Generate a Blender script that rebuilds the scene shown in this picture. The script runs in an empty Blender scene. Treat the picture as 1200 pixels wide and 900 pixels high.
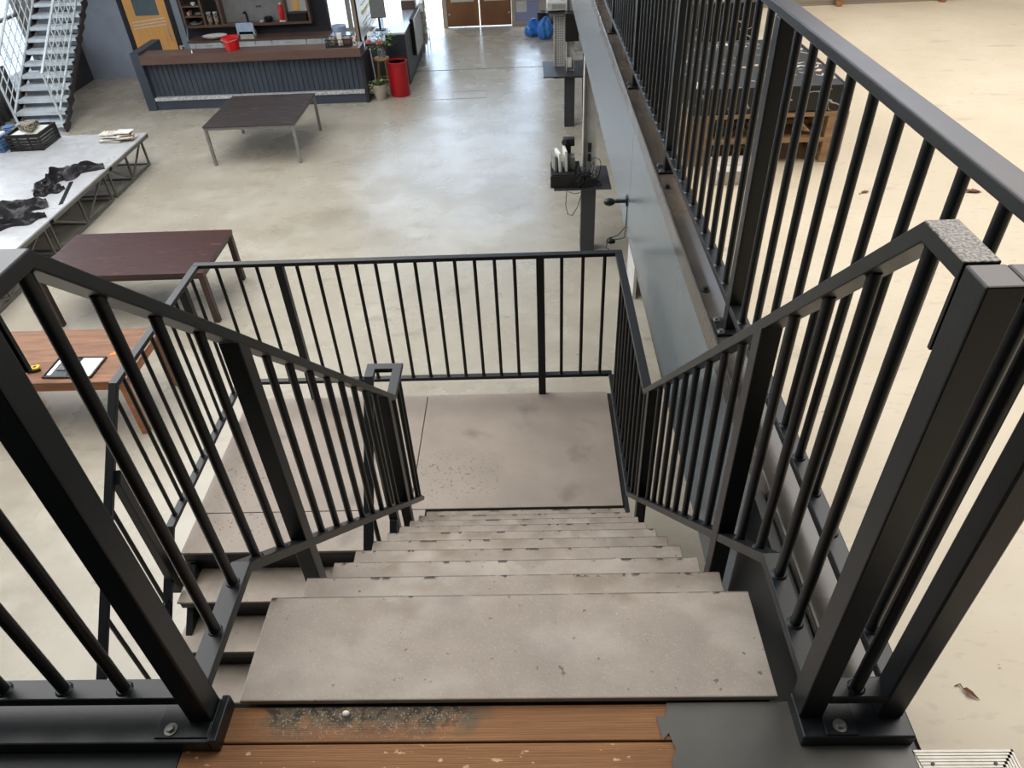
import bpy, math, random
from mathutils import Vector, Matrix, Euler
random.seed(7)
SC = bpy.context.scene
COL = SC.collection
H = 3.572                      # level of the upper platform above the hall floor
RISE, GO, DEPTH = 0.1984, 0.2027, 0.2718
LAND = H - 10 * RISE           # landing level
PI = math.pi

# ------------------------------------------------------------------ camera
YAW, PITCH, ROLL = math.radians(-2.5397), math.radians(39.0959), math.radians(-2.9903)
FPX = 842.04
CAM = Vector((0.6873, -0.7958, 1.5483 + H))
fw = Vector((math.sin(YAW) * math.cos(PITCH), math.cos(YAW) * math.cos(PITCH), -math.sin(PITCH)))
rt0 = Vector((math.cos(YAW), -math.sin(YAW), 0))
up0 = rt0.cross(fw)
RT = math.cos(ROLL) * rt0 + math.sin(ROLL) * up0
UP = -math.sin(ROLL) * rt0 + math.cos(ROLL) * up0
cam = bpy.data.cameras.new('camera')
cam.sensor_width = 36.0
cam.lens = FPX / 1200 * 36.0
cam.clip_start, cam.clip_end = 0.05, 200
co = bpy.data.objects.new('camera', cam)
COL.objects.link(co)
m3 = Matrix((RT, UP, -fw)).transposed()
co.matrix_world = Matrix.Translation(CAM) @ m3.to_4x4()
SC.camera = co

# ------------------------------------------------------------------ materials
def mat(name, col, rough=0.5, metal=0.0, col2=None, scale=6.0, lo=0.35, hi=0.65, detail=6.0, bump=0.0, bscale=40.0,
        spec=0.5, stretch=None, rvar=0.0, coat=0.0, trans=0.0, emit=None, estr=0.0, alpha=1.0):
    m = bpy.data.materials.new(name)
    m.use_nodes = True
    nt = m.node_tree
    b = nt.nodes['Principled BSDF']
    b.inputs['Roughness'].default_value = rough
    b.inputs['Metallic'].default_value = metal
    b.inputs['Specular IOR Level'].default_value = spec
    b.inputs['Coat Weight'].default_value = coat
    b.inputs['Transmission Weight'].default_value = trans
    b.inputs['Alpha'].default_value = alpha
    b.inputs['Base Color'].default_value = (*col, 1)
    if emit:
        b.inputs['Emission Color'].default_value = (*emit, 1)
        b.inputs['Emission Strength'].default_value = estr
    tc = nt.nodes.new('ShaderNodeTexCoord')
    vec = tc.outputs['Object']
    if stretch:
        mp = nt.nodes.new('ShaderNodeMapping')
        mp.inputs['Scale'].default_value = stretch
        nt.links.new(vec, mp.inputs['Vector'])
        vec = mp.outputs['Vector']
    c2 = col2 if col2 else tuple(c * 0.82 for c in col)
    n = nt.nodes.new('ShaderNodeTexNoise')
    n.inputs['Scale'].default_value = scale
    n.inputs['Detail'].default_value = detail
    n.inputs['Roughness'].default_value = 0.6
    nt.links.new(vec, n.inputs['Vector'])
    r = nt.nodes.new('ShaderNodeMapRange')
    r.inputs['From Min'].default_value = lo
    r.inputs['From Max'].default_value = hi
    nt.links.new(n.outputs['Fac'], r.inputs['Value'])
    mx = nt.nodes.new('ShaderNodeMix')
    mx.data_type = 'RGBA'
    mx.inputs['A'].default_value = (*col, 1)
    mx.inputs['B'].default_value = (*c2, 1)
    nt.links.new(r.outputs['Result'], mx.inputs['Factor'])
    nt.links.new(mx.outputs['Result'], b.inputs['Base Color'])
    if rvar:
        rr = nt.nodes.new('ShaderNodeMapRange')
        rr.inputs['From Min'].default_value = 0.3
        rr.inputs['From Max'].default_value = 0.7
        rr.inputs['To Min'].default_value = max(0.02, rough - rvar)
        rr.inputs['To Max'].default_value = rough + rvar
        nt.links.new(n.outputs['Fac'], rr.inputs['Value'])
        nt.links.new(rr.outputs['Result'], b.inputs['Roughness'])
    if bump:
        nb = nt.nodes.new('ShaderNodeTexNoise')
        nb.inputs['Scale'].default_value = bscale
        nb.inputs['Detail'].default_value = 4
        nt.links.new(vec, nb.inputs['Vector'])
        bp = nt.nodes.new('ShaderNodeBump')
        bp.inputs['Strength'].default_value = bump
        bp.inputs['Distance'].default_value = 0.01
        nt.links.new(nb.outputs['Fac'], bp.inputs['Height'])
        nt.links.new(bp.outputs['Normal'], b.inputs['Normal'])
    m['mixnode'] = mx.name
    return m

def layer(m, col, scale, lo, hi, detail=4.0, rand=0.0, stretch=None, fac=1.0, box=None, soft=0.02, orand=0.0):
    """mix another colour over m where a noise passes lo..hi; box=(axis,min,max) keeps it to a band with a shape of its own"""
    nt = m.node_tree
    b = nt.nodes['Principled BSDF']
    src = b.inputs['Base Color'].links[0].from_socket
    tc = nt.nodes.new('ShaderNodeTexCoord')
    vec = tc.outputs['Object']
    if stretch:
        mp = nt.nodes.new('ShaderNodeMapping')
        mp.inputs['Scale'].default_value = stretch
        mp.inputs['Location'].default_value = (rand, rand * 1.7, rand * .3)
        nt.links.new(vec, mp.inputs['Vector'])
        v2 = mp.outputs['Vector']
    else:
        mp = nt.nodes.new('ShaderNodeMapping')
        mp.inputs['Location'].default_value = (rand, rand * 1.7, rand * .3)
        nt.links.new(vec, mp.inputs['Vector'])
        v2 = mp.outputs['Vector']
    if orand:
        oi = nt.nodes.new('ShaderNodeObjectInfo')
        mo = nt.nodes.new('ShaderNodeMath'); mo.operation = 'MULTIPLY'; mo.inputs[1].default_value = orand
        nt.links.new(oi.outputs['Random'], mo.inputs[0])
        va = nt.nodes.new('ShaderNodeVectorMath'); va.operation = 'ADD'
        nt.links.new(v2, va.inputs[0]); nt.links.new(mo.outputs[0], va.inputs[1])
        v2 = va.outputs[0]
    n = nt.nodes.new('ShaderNodeTexNoise')
    n.inputs['Scale'].default_value = scale
    n.inputs['Detail'].default_value = detail
    nt.links.new(v2, n.inputs['Vector'])
    r = nt.nodes.new('ShaderNodeMapRange')
    r.inputs['From Min'].default_value = lo
    r.inputs['From Max'].default_value = hi
    r.inputs['To Max'].default_value = fac
    nt.links.new(n.outputs['Fac'], r.inputs['Value'])
    out = r.outputs['Result']
    for bx in (box or []):
        sp = nt.nodes.new('ShaderNodeSeparateXYZ')
        nt.links.new(vec, sp.inputs['Vector'])
        for a, c in ((bx[1] - soft, bx[1] + soft), (bx[2] + soft, bx[2] - soft)):
            q = nt.nodes.new('ShaderNodeMapRange')
            q.inputs['From Min'].default_value = a
            q.inputs['From Max'].default_value = c
            nt.links.new(sp.outputs[bx[0]], q.inputs['Value'])
            mu = nt.nodes.new('ShaderNodeMath')
            mu.operation = 'MULTIPLY'
            nt.links.new(out, mu.inputs[0])
            nt.links.new(q.outputs['Result'], mu.inputs[1])
            out = mu.outputs['Value']
    mx = nt.nodes.new('ShaderNodeMix')
    mx.data_type = 'RGBA'
    nt.links.new(out, mx.inputs['Factor'])
    nt.links.new(src, mx.inputs['A'])
    mx.inputs['B'].default_value = (*col, 1)
    nt.links.new(mx.outputs['Result'], b.inputs['Base Color'])
    return m

def s(*c):                     # sRGB 0-255 to linear
    f = lambda v: (v / 255 / 12.92) if v / 255 <= 0.04045 else ((v / 255 + 0.055) / 1.055) ** 2.4
    return tuple(f(v) for v in c)

M = {}
M['rail'] = mat('anthracite_paint', s(20, 23, 25), .36, 0, s(16, 19, 21), 12, bump=.03, bscale=160, spec=.38)
M['railtop'] = mat('rail_top_warm_sheen', s(20, 23, 25), .36, 0, s(16, 19, 21), 12, bump=.03, bscale=160, spec=.38)
layer(M['railtop'], s(96, 82, 72), 4, .20, .65, 8, 2.0, stretch=(1, .4, 1), fac=.62, box=[(2, 1.0765, 1.2)], soft=.0008)  # warm ceiling reflection painted onto the top faces only
layer(M['railtop'], s(132, 92, 68), 2.2, .50, .68, 8, 6.0, fac=.5, box=[(2, 1.0765, 1.2)], soft=.0008)  # browner patches of the same painted reflection
M['railtop2'] = mat('rail_top_speckled_sheen', s(20, 23, 25), .36, 0, s(16, 19, 21), 12, bump=.03, bscale=160, spec=.38)
layer(M['railtop2'], s(150, 134, 114), 230, .38, .60, 4, 2.0, fac=.85, box=[(2, 2.0762, 2.2)], soft=.0008)  # speckle that paints the ceiling's reflection on the level handrail top
M['steel_dark'] = mat('dark_steel', s(60, 58, 55), .24, .0, s(78, 70, 62), 3, rvar=.08)
M['steel_black'] = mat('black_steel_frame', s(26, 28, 30), .5)
M['bolt'] = mat('zinc_bolt', s(150, 148, 142), .35, .8)
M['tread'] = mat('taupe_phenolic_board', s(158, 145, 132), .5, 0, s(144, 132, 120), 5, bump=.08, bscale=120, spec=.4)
layer(M['tread'], s(190, 181, 170), 210, .58, .70, 4, 3.1, fac=.4, orand=40)
layer(M['tread'], s(186, 176, 164), 6, .50, .72, 8, 4.1, stretch=(.6, 1, 1), fac=.6, orand=40)
layer(M['tread'], s(128, 116, 106), 4, .56, .72, 8, 8.1, fac=.5, orand=40)
layer(M['tread'], s(88, 78, 70), 55, .69, .73, 5, 9.3, fac=.8, orand=40)
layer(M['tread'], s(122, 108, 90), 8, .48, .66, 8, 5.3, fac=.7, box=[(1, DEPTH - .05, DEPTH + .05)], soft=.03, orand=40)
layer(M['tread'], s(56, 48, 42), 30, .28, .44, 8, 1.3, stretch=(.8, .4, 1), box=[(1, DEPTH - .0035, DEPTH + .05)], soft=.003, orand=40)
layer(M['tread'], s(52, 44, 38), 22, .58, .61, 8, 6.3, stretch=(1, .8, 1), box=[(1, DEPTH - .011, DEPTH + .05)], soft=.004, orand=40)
M['landing'] = mat('landing_board', s(156, 143, 131), .5, 0, s(142, 130, 119), 2.2, bump=.06, bscale=120, spec=.4)
layer(M['landing'], s(84, 78, 72), 60, .60, .66, 8, 2.2, fac=.8, box=[(0, .0, .55), (1, .10, .5)], soft=.12)
layer(M['landing'], s(96, 88, 80), 3, .60, .75, 6, 7.7, fac=.6)
M['plank'] = mat('rough_brown_plank', s(152, 108, 72), .75, 0, s(126, 88, 56), 3, .3, .7, stretch=(1.2, 70, 8), bump=.35, bscale=6, spec=.3)
layer(M['plank'], s(120, 82, 54), 2.5, .5, .7, 4, 7.4, stretch=(1, 3, 1), fac=.6)
layer(M['plank'], s(206, 172, 134), 40, .66, .69, 5, 4.4, stretch=(1, 1.6, 1), fac=.9, box=[(1, -.6, -.09)], soft=.004)
layer(M['plank'], s(92, 84, 70), 14, .40, .52, 8, 2.0, fac=.9, box=[(0, .02, .56), (1, -.062, .05)], soft=.03)
layer(M['plank'], s(60, 54, 46), 40, .52, .58, 5, 3.0, fac=.9, box=[(0, .05, .52), (1, -.050, .05)], soft=.02)
layer(M['plank'], s(176, 164, 140), 240, .60, .66, 2, 1.0, fac=.8, box=[(0, .08, .50), (1, -.06, .05)], soft=.03)
M['plate'] = mat('grey_painted_plate', s(84, 80, 74), .4, 0, s(70, 68, 62), 4, bump=.02)
M['concrete'] = mat('hall_concrete', s(178, 172, 159), .27, 0, s(166, 159, 145), .9, .35, .65, rvar=.08, spec=.5, bump=.04, bscale=9)
layer(M['concrete'], s(132, 124, 108), .55, .50, .72, 8, 6.1, stretch=(.8, 1.3, 1), fac=.55)
layer(M['concrete'], s(140, 132, 116), 2.6, .58, .74, 9, 16.1, stretch=(.7, 1.6, 1), fac=.5)
layer(M['concrete'], s(190, 185, 174), 2.0, .55, .75, 9, 2.7, fac=.6)
layer(M['concrete'], s(96, 88, 78), 9, .72, .76, 5, 8.7, stretch=(.7, 1.8, 1), fac=.6)
M['concrete_up'] = mat('upper_concrete', s(200, 188, 166), .55, 0, s(190, 176, 153), 1.6, bump=.12, bscale=7, spec=.4)
layer(M['concrete_up'], s(168, 156, 136), 6, .64, .70, 8, 3.3, stretch=(.6, 1.7, 1), fac=.55)
layer(M['concrete_up'], s(176, 164, 146), 26, .60, .68, 6, 9.3, stretch=(.6, 1.5, 1), fac=.5)
layer(M['concrete_up'], s(110, 96, 80), 40, .72, .75, 4, 5.3, stretch=(.5, 1.5, 1), fac=.7)
M['joint'] = mat('floor_joint', s(120, 118, 112), .6)
M['fascia'] = mat('grey_fascia_paint', s(96, 104, 108), .27, 0, s(90, 98, 102), 2, bump=.015, bscale=3)
M['wallgrey'] = mat('blue_grey_wall_paint', s(154, 164, 180), .42, 0, s(140, 150, 166), 1.5)
layer(M['wallgrey'], s(150, 158, 168), 24, .70, .73, 3, 4.0, stretch=(1, 1, .5), fac=.6)
M['walldark'] = mat('dark_bar_wall', s(40, 42, 50), .5, 0, s(34, 36, 42), 3)
M['white'] = mat('white_paint', s(214, 212, 208), .5)
M['offwhite'] = mat('off_white_frame', s(200, 190, 182), .5)
M['orange'] = mat('orange_wood_door', s(236, 182, 112), .45, 0, s(228, 168, 96), 4, stretch=(6, 6, .6))
M['doorbrown'] = mat('brown_kick_board', s(150, 104, 68), .5, 0, s(134, 92, 60), 3, stretch=(1, 1, .4))
M['glass'] = mat('clear_glass', s(235, 240, 244), .04, trans=1.0)
M['frost'] = mat('grey_door_glass', s(104, 122, 128), .15, 0, s(96, 112, 120), 3)
M['brownwood'] = mat('dark_brown_veneer', s(108, 86, 78), .33, 0, s(94, 73, 66), 5, stretch=(.5, 14, 14), spec=.5)
M['barplank'] = mat('bar_front_plank', s(68, 76, 90), .45, 0, s(54, 62, 74), 3, stretch=(14, 14, .6))
M['barplank2'] = mat('worn_side_plank', s(104, 108, 116), .5, 0, s(70, 74, 82), 3, .3, .7, stretch=(20, 20, .7))
M['chrome'] = mat('checker_plate', s(222, 224, 226), .35, .2, s(170, 172, 176), 40, .45, .55)
M['fridge'] = mat('fridge_front', s(196, 206, 212), .4)
M['red'] = mat('red_plastic', s(214, 24, 30), .35)
M['redbin'] = mat('red_bin_plastic', s(172, 14, 30), .4, 0, s(156, 10, 24), 3)
M['galv'] = mat('galvanised_steel', s(214, 222, 228), .4, .0, s(196, 206, 214), 6)
M['alu'] = mat('brushed_aluminium', s(186, 181, 170), .42, .3, s(170, 165, 154), 20)
M['alugrey'] = mat('table_leg_steel', s(150, 152, 152), .38, .6)
M['tabletop'] = mat('dark_table_board', s(66, 60, 60), .42, 0, s(50, 46, 46), 3, stretch=(1, 6, 1), rvar=.08)
layer(M['tabletop'], s(120, 112, 108), 5, .64, .72, 8, 1.1, fac=.4)
M['redwood'] = mat('mahogany_table_top', s(68, 40, 36), .32, 0, s(54, 33, 30), 3, stretch=(1, 9, 1), rvar=.06)
layer(M['redwood'], s(150, 120, 116), 6, .66, .72, 8, 3.1, stretch=(.5, 3, 1), fac=.5)
M['redleg'] = mat('dark_brown_leg', s(62, 44, 40), .45)
M['wood'] = mat('orange_brown_timber', s(142, 100, 70), .5, 0, s(104, 68, 46), 3, stretch=(.8, 9, 6), bump=.15, bscale=6)
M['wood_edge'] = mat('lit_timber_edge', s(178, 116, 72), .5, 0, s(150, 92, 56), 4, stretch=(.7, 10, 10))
M['palletwood'] = mat('pallet_pine', s(184, 150, 112), .7, 0, s(146, 112, 78), 5, stretch=(1, 8, 8), bump=.2, bscale=9)
M['deck'] = mat('stage_deck_board', s(190, 192, 196), .34, 0, s(172, 174, 178), 3, rvar=.1)
layer(M['deck'], s(150, 150, 150), 9, .6, .7, 6, 1.9, stretch=(.6, 2, 1), fac=.5)
M['truss'] = mat('grey_stage_frame', s(110, 108, 102), .45, .3)
M['cloth'] = mat('black_cloth', s(20, 20, 24), .48, 0, s(30, 30, 36), 5, bump=.4, bscale=14, spec=.5)
M['black'] = mat('black_plastic', s(22, 22, 24), .45)
M['blackmat'] = mat('matt_black', s(14, 14, 15), .8)
M['darkgrey'] = mat('charcoal_casing', s(60, 63, 68), .45)
M['grey'] = mat('mid_grey_plastic', s(128, 130, 130), .5)
M['ltgrey'] = mat('light_grey_plastic', s(190, 190, 186), .5)
M['paper'] = mat('white_paper', s(232, 232, 228), .6)
M['bluecrate'] = mat('blue_crate_plastic', s(66, 104, 150), .5)
M['yellow'] = mat('yellow_plastic', s(236, 190, 30), .4)
M['orangecard'] = mat('orange_card', s(226, 128, 66), .6)
M['green'] = mat('leaf_green', s(92, 130, 66), .55, 0, s(60, 96, 44), 12)
M['greenlt'] = mat('fresh_leaf_green', s(140, 176, 84), .55, 0, s(104, 146, 62), 12)
M['pink'] = mat('pink_petal', s(244, 186, 178), .6, 0, s(232, 150, 146), 20)
M['terracotta'] = mat('pale_stone_pot', s(186, 178, 164), .7, 0, s(168, 160, 146), 8)
M['bamboo'] = mat('light_bent_wood', s(170, 136, 88), .5, 0, s(146, 112, 70), 8)
M['bag'] = mat('blue_bin_bag', s(70, 146, 226), .3, 0, s(40, 112, 206), 9, bump=.6, bscale=18)
M['copper'] = mat('copper_foil', s(190, 138, 108), .3, .6, s(150, 100, 76), 22)
M['taupewall'] = mat('taupe_panel', s(150, 140, 126), .6, 0, s(136, 126, 112), 2, stretch=(1, 1, 3))
M['leaf'] = mat('dry_leaf', s(122, 78, 48), .7, 0, s(92, 56, 34), 30)
M['boardwhite'] = mat('whiteboard_enamel', s(226, 232, 238), .25)
M['ink'] = mat('grey_ink', s(120, 126, 140), .6)
M['hilite'] = mat('yellow_marker', s(244, 226, 70), .5)
M['beige'] = mat('beige_panel', s(236, 214, 186), .6)
M['whitegloss'] = mat('glossy_white_top', s(196, 206, 222), .18)
M['greencloth'] = mat('teal_pole', s(140, 180, 176), .5)
M['clearbox'] = mat('translucent_box', s(186, 204, 226), .3, 0, s(170, 190, 220), 8)
M['pale'] = mat('pale_grey_skin', s(206, 206, 208), .5)
M['mat'] = mat('dark_entrance_mat', s(44, 36, 44), .9)
M['curtain'] = mat('grey_drape', s(96, 98, 100), .8, 0, s(70, 72, 74), 4, stretch=(6, 6, .4))
M['print'] = mat('printed_paper', s(222, 214, 204), .5, 0, s(196, 90, 96), 14, .55, .6)
layer(M['print'], s(70, 74, 84), 22, .58, .62, 3, 4.0)
M['print2'] = mat('printed_leaflet', s(226, 224, 214), .5, 0, s(206, 190, 96), 12, .58, .62)
layer(M['print2'], s(96, 132, 160), 10, .60, .64, 3, 2.0)
M['clutter'] = mat('mixed_small_items', s(170, 160, 142), .5, 0, s(60, 58, 54), 30, .48, .52)
# black fabric with thin white scrolls and golden blossoms
def floral():
    m = mat('black_floral_fabric', s(20, 20, 22), .5, 0, s(26, 26, 28), 8)
    layer(m, s(196, 168, 140), 11, .66, .70, 2, 5.0)
    nt = m.node_tree
    b = nt.nodes['Principled BSDF']
    src = b.inputs['Base Color'].links[0].from_socket
    tc = nt.nodes.new('ShaderNodeTexCoord')
    nz = nt.nodes.new('ShaderNodeTexNoise'); nz.inputs['Scale'].default_value = 9; nz.inputs['Detail'].default_value = 1
    nt.links.new(tc.outputs['Object'], nz.inputs['Vector'])
    mu = nt.nodes.new('ShaderNodeMath'); mu.operation = 'SUBTRACT'; mu.inputs[1].default_value = .5
    nt.links.new(nz.outputs['Fac'], mu.inputs[0])
    ab = nt.nodes.new('ShaderNodeMath'); ab.operation = 'ABSOLUTE'
    nt.links.new(mu.outputs[0], ab.inputs[0])
    r = nt.nodes.new('ShaderNodeMapRange'); r.inputs['From Min'].default_value = .022; r.inputs['From Max'].default_value = .008
    nt.links.new(ab.outputs[0], r.inputs['Value'])
    n2 = nt.nodes.new('ShaderNodeTexNoise'); n2.inputs['Scale'].default_value = 7
    nt.links.new(tc.outputs['Object'], n2.inputs['Vector'])
    r2 = nt.nodes.new('ShaderNodeMapRange'); r2.inputs['From Min'].default_value = .5; r2.inputs['From Max'].default_value = .53
    nt.links.new(n2.outputs['Fac'], r2.inputs['Value'])
    mm = nt.nodes.new('ShaderNodeMath'); mm.operation = 'MULTIPLY'
    nt.links.new(r.outputs[0], mm.inputs[0]); nt.links.new(r2.outputs[0], mm.inputs[1])
    mx = nt.nodes.new('ShaderNodeMix'); mx.data_type = 'RGBA'
    nt.links.new(mm.outputs[0], mx.inputs['Factor']); nt.links.new(src, mx.inputs['A'])
    mx.inputs['B'].default_value = (*s(196, 190, 180), 1)
    nt.links.new(mx.outputs['Result'], b.inputs['Base Color'])
    return m
M['floral'] = floral()

# ------------------------------------------------------------------ mesh helpers
class MB:
    def __init__(self):
        self.v, self.f, self.mi = [], [], []
    def add(self, vs, fs, mi=0):
        o = len(self.v)
        self.v += [Vector(q) for q in vs]
        self.f += [tuple(i + o for i in q) for q in fs]
        self.mi += [mi] * len(fs)
        return self
    def hexa(self, p, mi=0):   # p: 4 bottom ccw + 4 top ccw
        return self.add(p, [(3, 2, 1, 0), (4, 5, 6, 7), (0, 1, 5, 4), (1, 2, 6, 5), (2, 3, 7, 6), (3, 0, 4, 7)], mi)
    def box(self, x0, x1, y0, y1, z0, z1, mi=0):
        return self.hexa([(x0, y0, z0), (x1, y0, z0), (x1, y1, z0), (x0, y1, z0), (x0, y0, z1), (x1, y0, z1), (x1, y1, z1), (x0, y1, z1)], mi)
    def prism(self, poly, z0, z1, mi=0):
        n = len(poly)
        vs = [(x, y, z0) for x, y in poly] + [(x, y, z1) for x, y in poly]
        fs = [tuple(range(n - 1, -1, -1)), tuple(range(n, 2 * n))] + [(i, (i + 1) % n, n + (i + 1) % n, n + i) for i in range(n)]
        return self.add(vs, fs, mi)
    def sweep(self, pts, w, t, mi=0):
        """rectangular tube of width w (sideways) and thickness t along pts, with mitred corners"""
        P = [Vector(q) for q in pts]
        n = len(P)
        D = [(P[i + 1] - P[i]).normalized() for i in range(n - 1)]
        for i, d in enumerate(D):
            side = d.cross(Vector((0, 0, 1)))
            if side.length < 1e-4:
                side = Vector((1, 0, 0))
            side.normalize()
            u = side.cross(d).normalized()
            n0 = d if i == 0 else (D[i - 1] + d).normalized()
            n1 = d if i == n - 2 else (D[i + 1] + d).normalized()
            offs = [side * (-w / 2) + u * (-t / 2), side * (w / 2) + u * (-t / 2), side * (w / 2) + u * (t / 2), side * (-w / 2) + u * (t / 2)]
            a, b = [], []
            for o in offs:
                q = P[i] + o
                a.append(q + d * ((P[i] - q).dot(n0) / d.dot(n0)))
                q = P[i + 1] + o
                b.append(q + d * ((P[i + 1] - q).dot(n1) / d.dot(n1)))
            fs = [(k, 4 + k, 4 + (k + 1) % 4, (k + 1) % 4) for k in range(4)]
            if i == 0: fs.append((0, 1, 2, 3))
            if i == n - 2: fs.append((7, 6, 5, 4))
            self.add(a + b, fs, mi)
        return self
    def bar(self, p0, p1, w, t, mi=0):
        return self.sweep([p0, p1], w, t, mi)
    def cyl(self, p0, p1, r0, r1=None, n=12, mi=0, caps=True):
        r1 = r0 if r1 is None else r1
        p0, p1 = Vector(p0), Vector(p1)
        d = (p1 - p0).normalized()
        a = d.orthogonal().normalized()
        b = d.cross(a)
        vs = []
        for p, r in ((p0, r0), (p1, r1)):
            for k in range(n):
                an = 2 * PI * k / n
                vs.append(p + a * (r * math.cos(an)) + b * (r * math.sin(an)))
        fs = [(k, (k + 1) % n, n + (k + 1) % n, n + k) for k in range(n)]
        if caps:
            fs += [tuple(range(n - 1, -1, -1)), tuple(range(n, 2 * n))]
        return self.add(vs, fs, mi)
    def tube(self, pts, r, n=8, mi=0):
        P = [Vector(q) for q in pts]
        rs = r if isinstance(r, (list, tuple)) else [r] * len(P)
        vs, fs = [], []
        a = None
        for i, p in enumerate(P):
            d = (P[min(i + 1, len(P) - 1)] - P[max(i - 1, 0)])
            if d.length < 1e-6: d = Vector((0, 0, 1))
            d.normalize()
            if a is None:
                a = d.orthogonal().normalized()
            else:
                a = (a - d * a.dot(d))
                a = a.normalized() if a.length > 1e-5 else d.orthogonal().normalized()
            b = d.cross(a)
            for k in range(n):
                an = 2 * PI * k / n
                vs.append(p + a * (rs[i] * math.cos(an)) + b * (rs[i] * math.sin(an)))
        for i in range(len(P) - 1):
            for k in range(n):
                fs.append((i * n + k, i * n + (k + 1) % n, (i + 1) * n + (k + 1) % n, (i + 1) * n + k))
        fs += [tuple(range(n - 1, -1, -1)), tuple(range((len(P) - 1) * n, len(P) * n))]
        return self.add(vs, fs, mi)
    def lathe(self, prof, c=(0, 0, 0), n=24, mi=0):
        c = Vector(c)
        vs, fs = [], []
        for r, z in prof:
            for k in range(n):
                an = 2 * PI * k / n
                vs.append(c + Vector((r * math.cos(an), r * math.sin(an), z)))
        for i in range(len(prof) - 1):
            for k in range(n):
                fs.append((i * n + k, i * n + (k + 1) % n, (i + 1) * n + (k + 1) % n, (i + 1) * n + k))
        fs.append(tuple(range(n - 1, -1, -1)))
        if prof[-1][0] > 1e-4:
            fs.append(tuple(range((len(prof) - 1) * n, len(prof) * n)))
        return self.add(vs, fs, mi)
    def blob(self, c, r, n=10, m=7, jit=0.0, mi=0, seed=0):
        rnd = random.Random(seed)
        c = Vector(c)
        vs, fs = [], []
        for j in range(m + 1):
            th = PI * j / m
            for k in range(n):
                ph = 2 * PI * k / n
                q = 1 + jit * (rnd.random() - .5)
                vs.append(c + Vector((r[0] * q * math.sin(th) * math.cos(ph), r[1] * q * math.sin(th) * math.sin(ph), r[2] * q * math.cos(th))))
        for j in range(m):
            for k in range(n):
                fs.append((j * n + k, (j + 1) * n + k, (j + 1) * n + (k + 1) % n, j * n + (k + 1) % n))
        return self.add(vs, fs, mi)
    def leafblade(self, p, d, up, L, w, mi=0):
        p, d, up = Vector(p), Vector(d).normalized(), Vector(up)
        sd = d.cross(up)
        if sd.length < 1e-4: sd = d.orthogonal()
        sd.normalize()
        u = sd.cross(d)
        vs = [p, p + d * L * .35 + sd * w / 2 + u * w * .15, p + d * L - u * L * .18, p + d * L * .35 - sd * w / 2 + u * w * .15, p + d * L * .4 - u * w * .12]
        return self.add(vs, [(0, 1, 4), (1, 2, 4), (2, 3, 4), (3, 0, 4)], mi)
    def move(self, d):
        d = Vector(d)
        self.v = [q + d for q in self.v]
        return self
    def rotz(self, a, c=(0, 0, 0)):
        R = Matrix.Rotation(a, 3, 'Z'); c = Vector(c)
        self.v = [R @ (q - c) + c for q in self.v]
        return self
    def mesh(self, name, mats, smooth=False):
        me = bpy.data.meshes.new(name)
        me.from_pydata([tuple(q) for q in self.v], [], self.f)
        for m in (mats if isinstance(mats, (list, tuple)) else [mats]):
            me.materials.append(m)
        me.polygons.foreach_set('material_index', self.mi)
        if smooth:
            me.polygons.foreach_set('use_smooth', [True] * len(self.f))
            me.set_sharp_from_angle(angle=math.radians(38))
        me.update()
        return me

def link(name, me, parent=None, bevel=0.0):
    o = bpy.data.objects.new(name, me)
    COL.objects.link(o)
    if parent is not None:
        o.parent = parent
    if bevel:
        bv = o.modifiers.new('bevel', 'BEVEL')
        bv.width = bevel; bv.segments = 2; bv.limit_method = 'ANGLE'; bv.angle_limit = math.radians(40)
    return o

def tag(o, label, cat, group=None, kind=None):
    o['label'] = label
    o['category'] = cat
    if group: o['group'] = group
    if kind: o['kind'] = kind
    return o

def thing(name, label, cat, loc=(0, 0, 0), rz=0.0, group=None):
    o = bpy.data.objects.new(name, None)
    o.empty_display_size = .1
    COL.objects.link(o)
    o.location = loc
    o.rotation_euler = (0, 0, rz)
    return tag(o, label, cat, group)

def base_of(o):
    while o.parent is not None:
        o = o.parent
    return Vector(o.location)

def part(name, mb, mats, parent, world=False, smooth=False, bevel=0.0, label=None):
    """a child mesh; world=True when mb holds world coordinates and the thing is not turned"""
    if world:
        mb.move(-base_of(parent))
    o = link(name, mb.mesh(name, mats, smooth), parent, bevel)
    if label: o['label'] = label
    return o

def solo(name, mb, mats, label, cat, loc=(0, 0, 0), rz=0.0, group=None, smooth=False, bevel=0.0, world=False):
    if world:
        mb.move(-Vector(loc))
    o = link(name, mb.mesh(name, mats, smooth), None, bevel)
    o.location = loc
    o.rotation_euler = (0, 0, rz)
    return tag(o, label, cat, group)

def struct(name, mb, mats, parent=None, smooth=False, bevel=0.0):
    o = link(name, mb.mesh(name, mats, smooth), parent, bevel)
    if parent is None: o['kind'] = 'structure'
    return o

def dup(root, loc, rz, label, group=None):
    r = root.copy(); COL.objects.link(r)
    r.location = loc; r.rotation_euler = (0, 0, rz)
    r['label'] = label
    if group: r['group'] = group
    for ch in list(root.children):
        c = ch.copy(); COL.objects.link(c); c.parent = r
        for g in ch.children:
            d = g.copy(); COL.objects.link(d); d.parent = c
    return r

# ------------------------------------------------------------------ the setting
struct('floor', MB().box(-13, 9, -6, 22.3, -.2, 0), M['concrete'])
struct('ground', MB().box(-13, 9, 22.31, 40, -.2, -.01), mat('pale_paving', s(226, 224, 218), .7, 0, s(212, 210, 204), 3))
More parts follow.
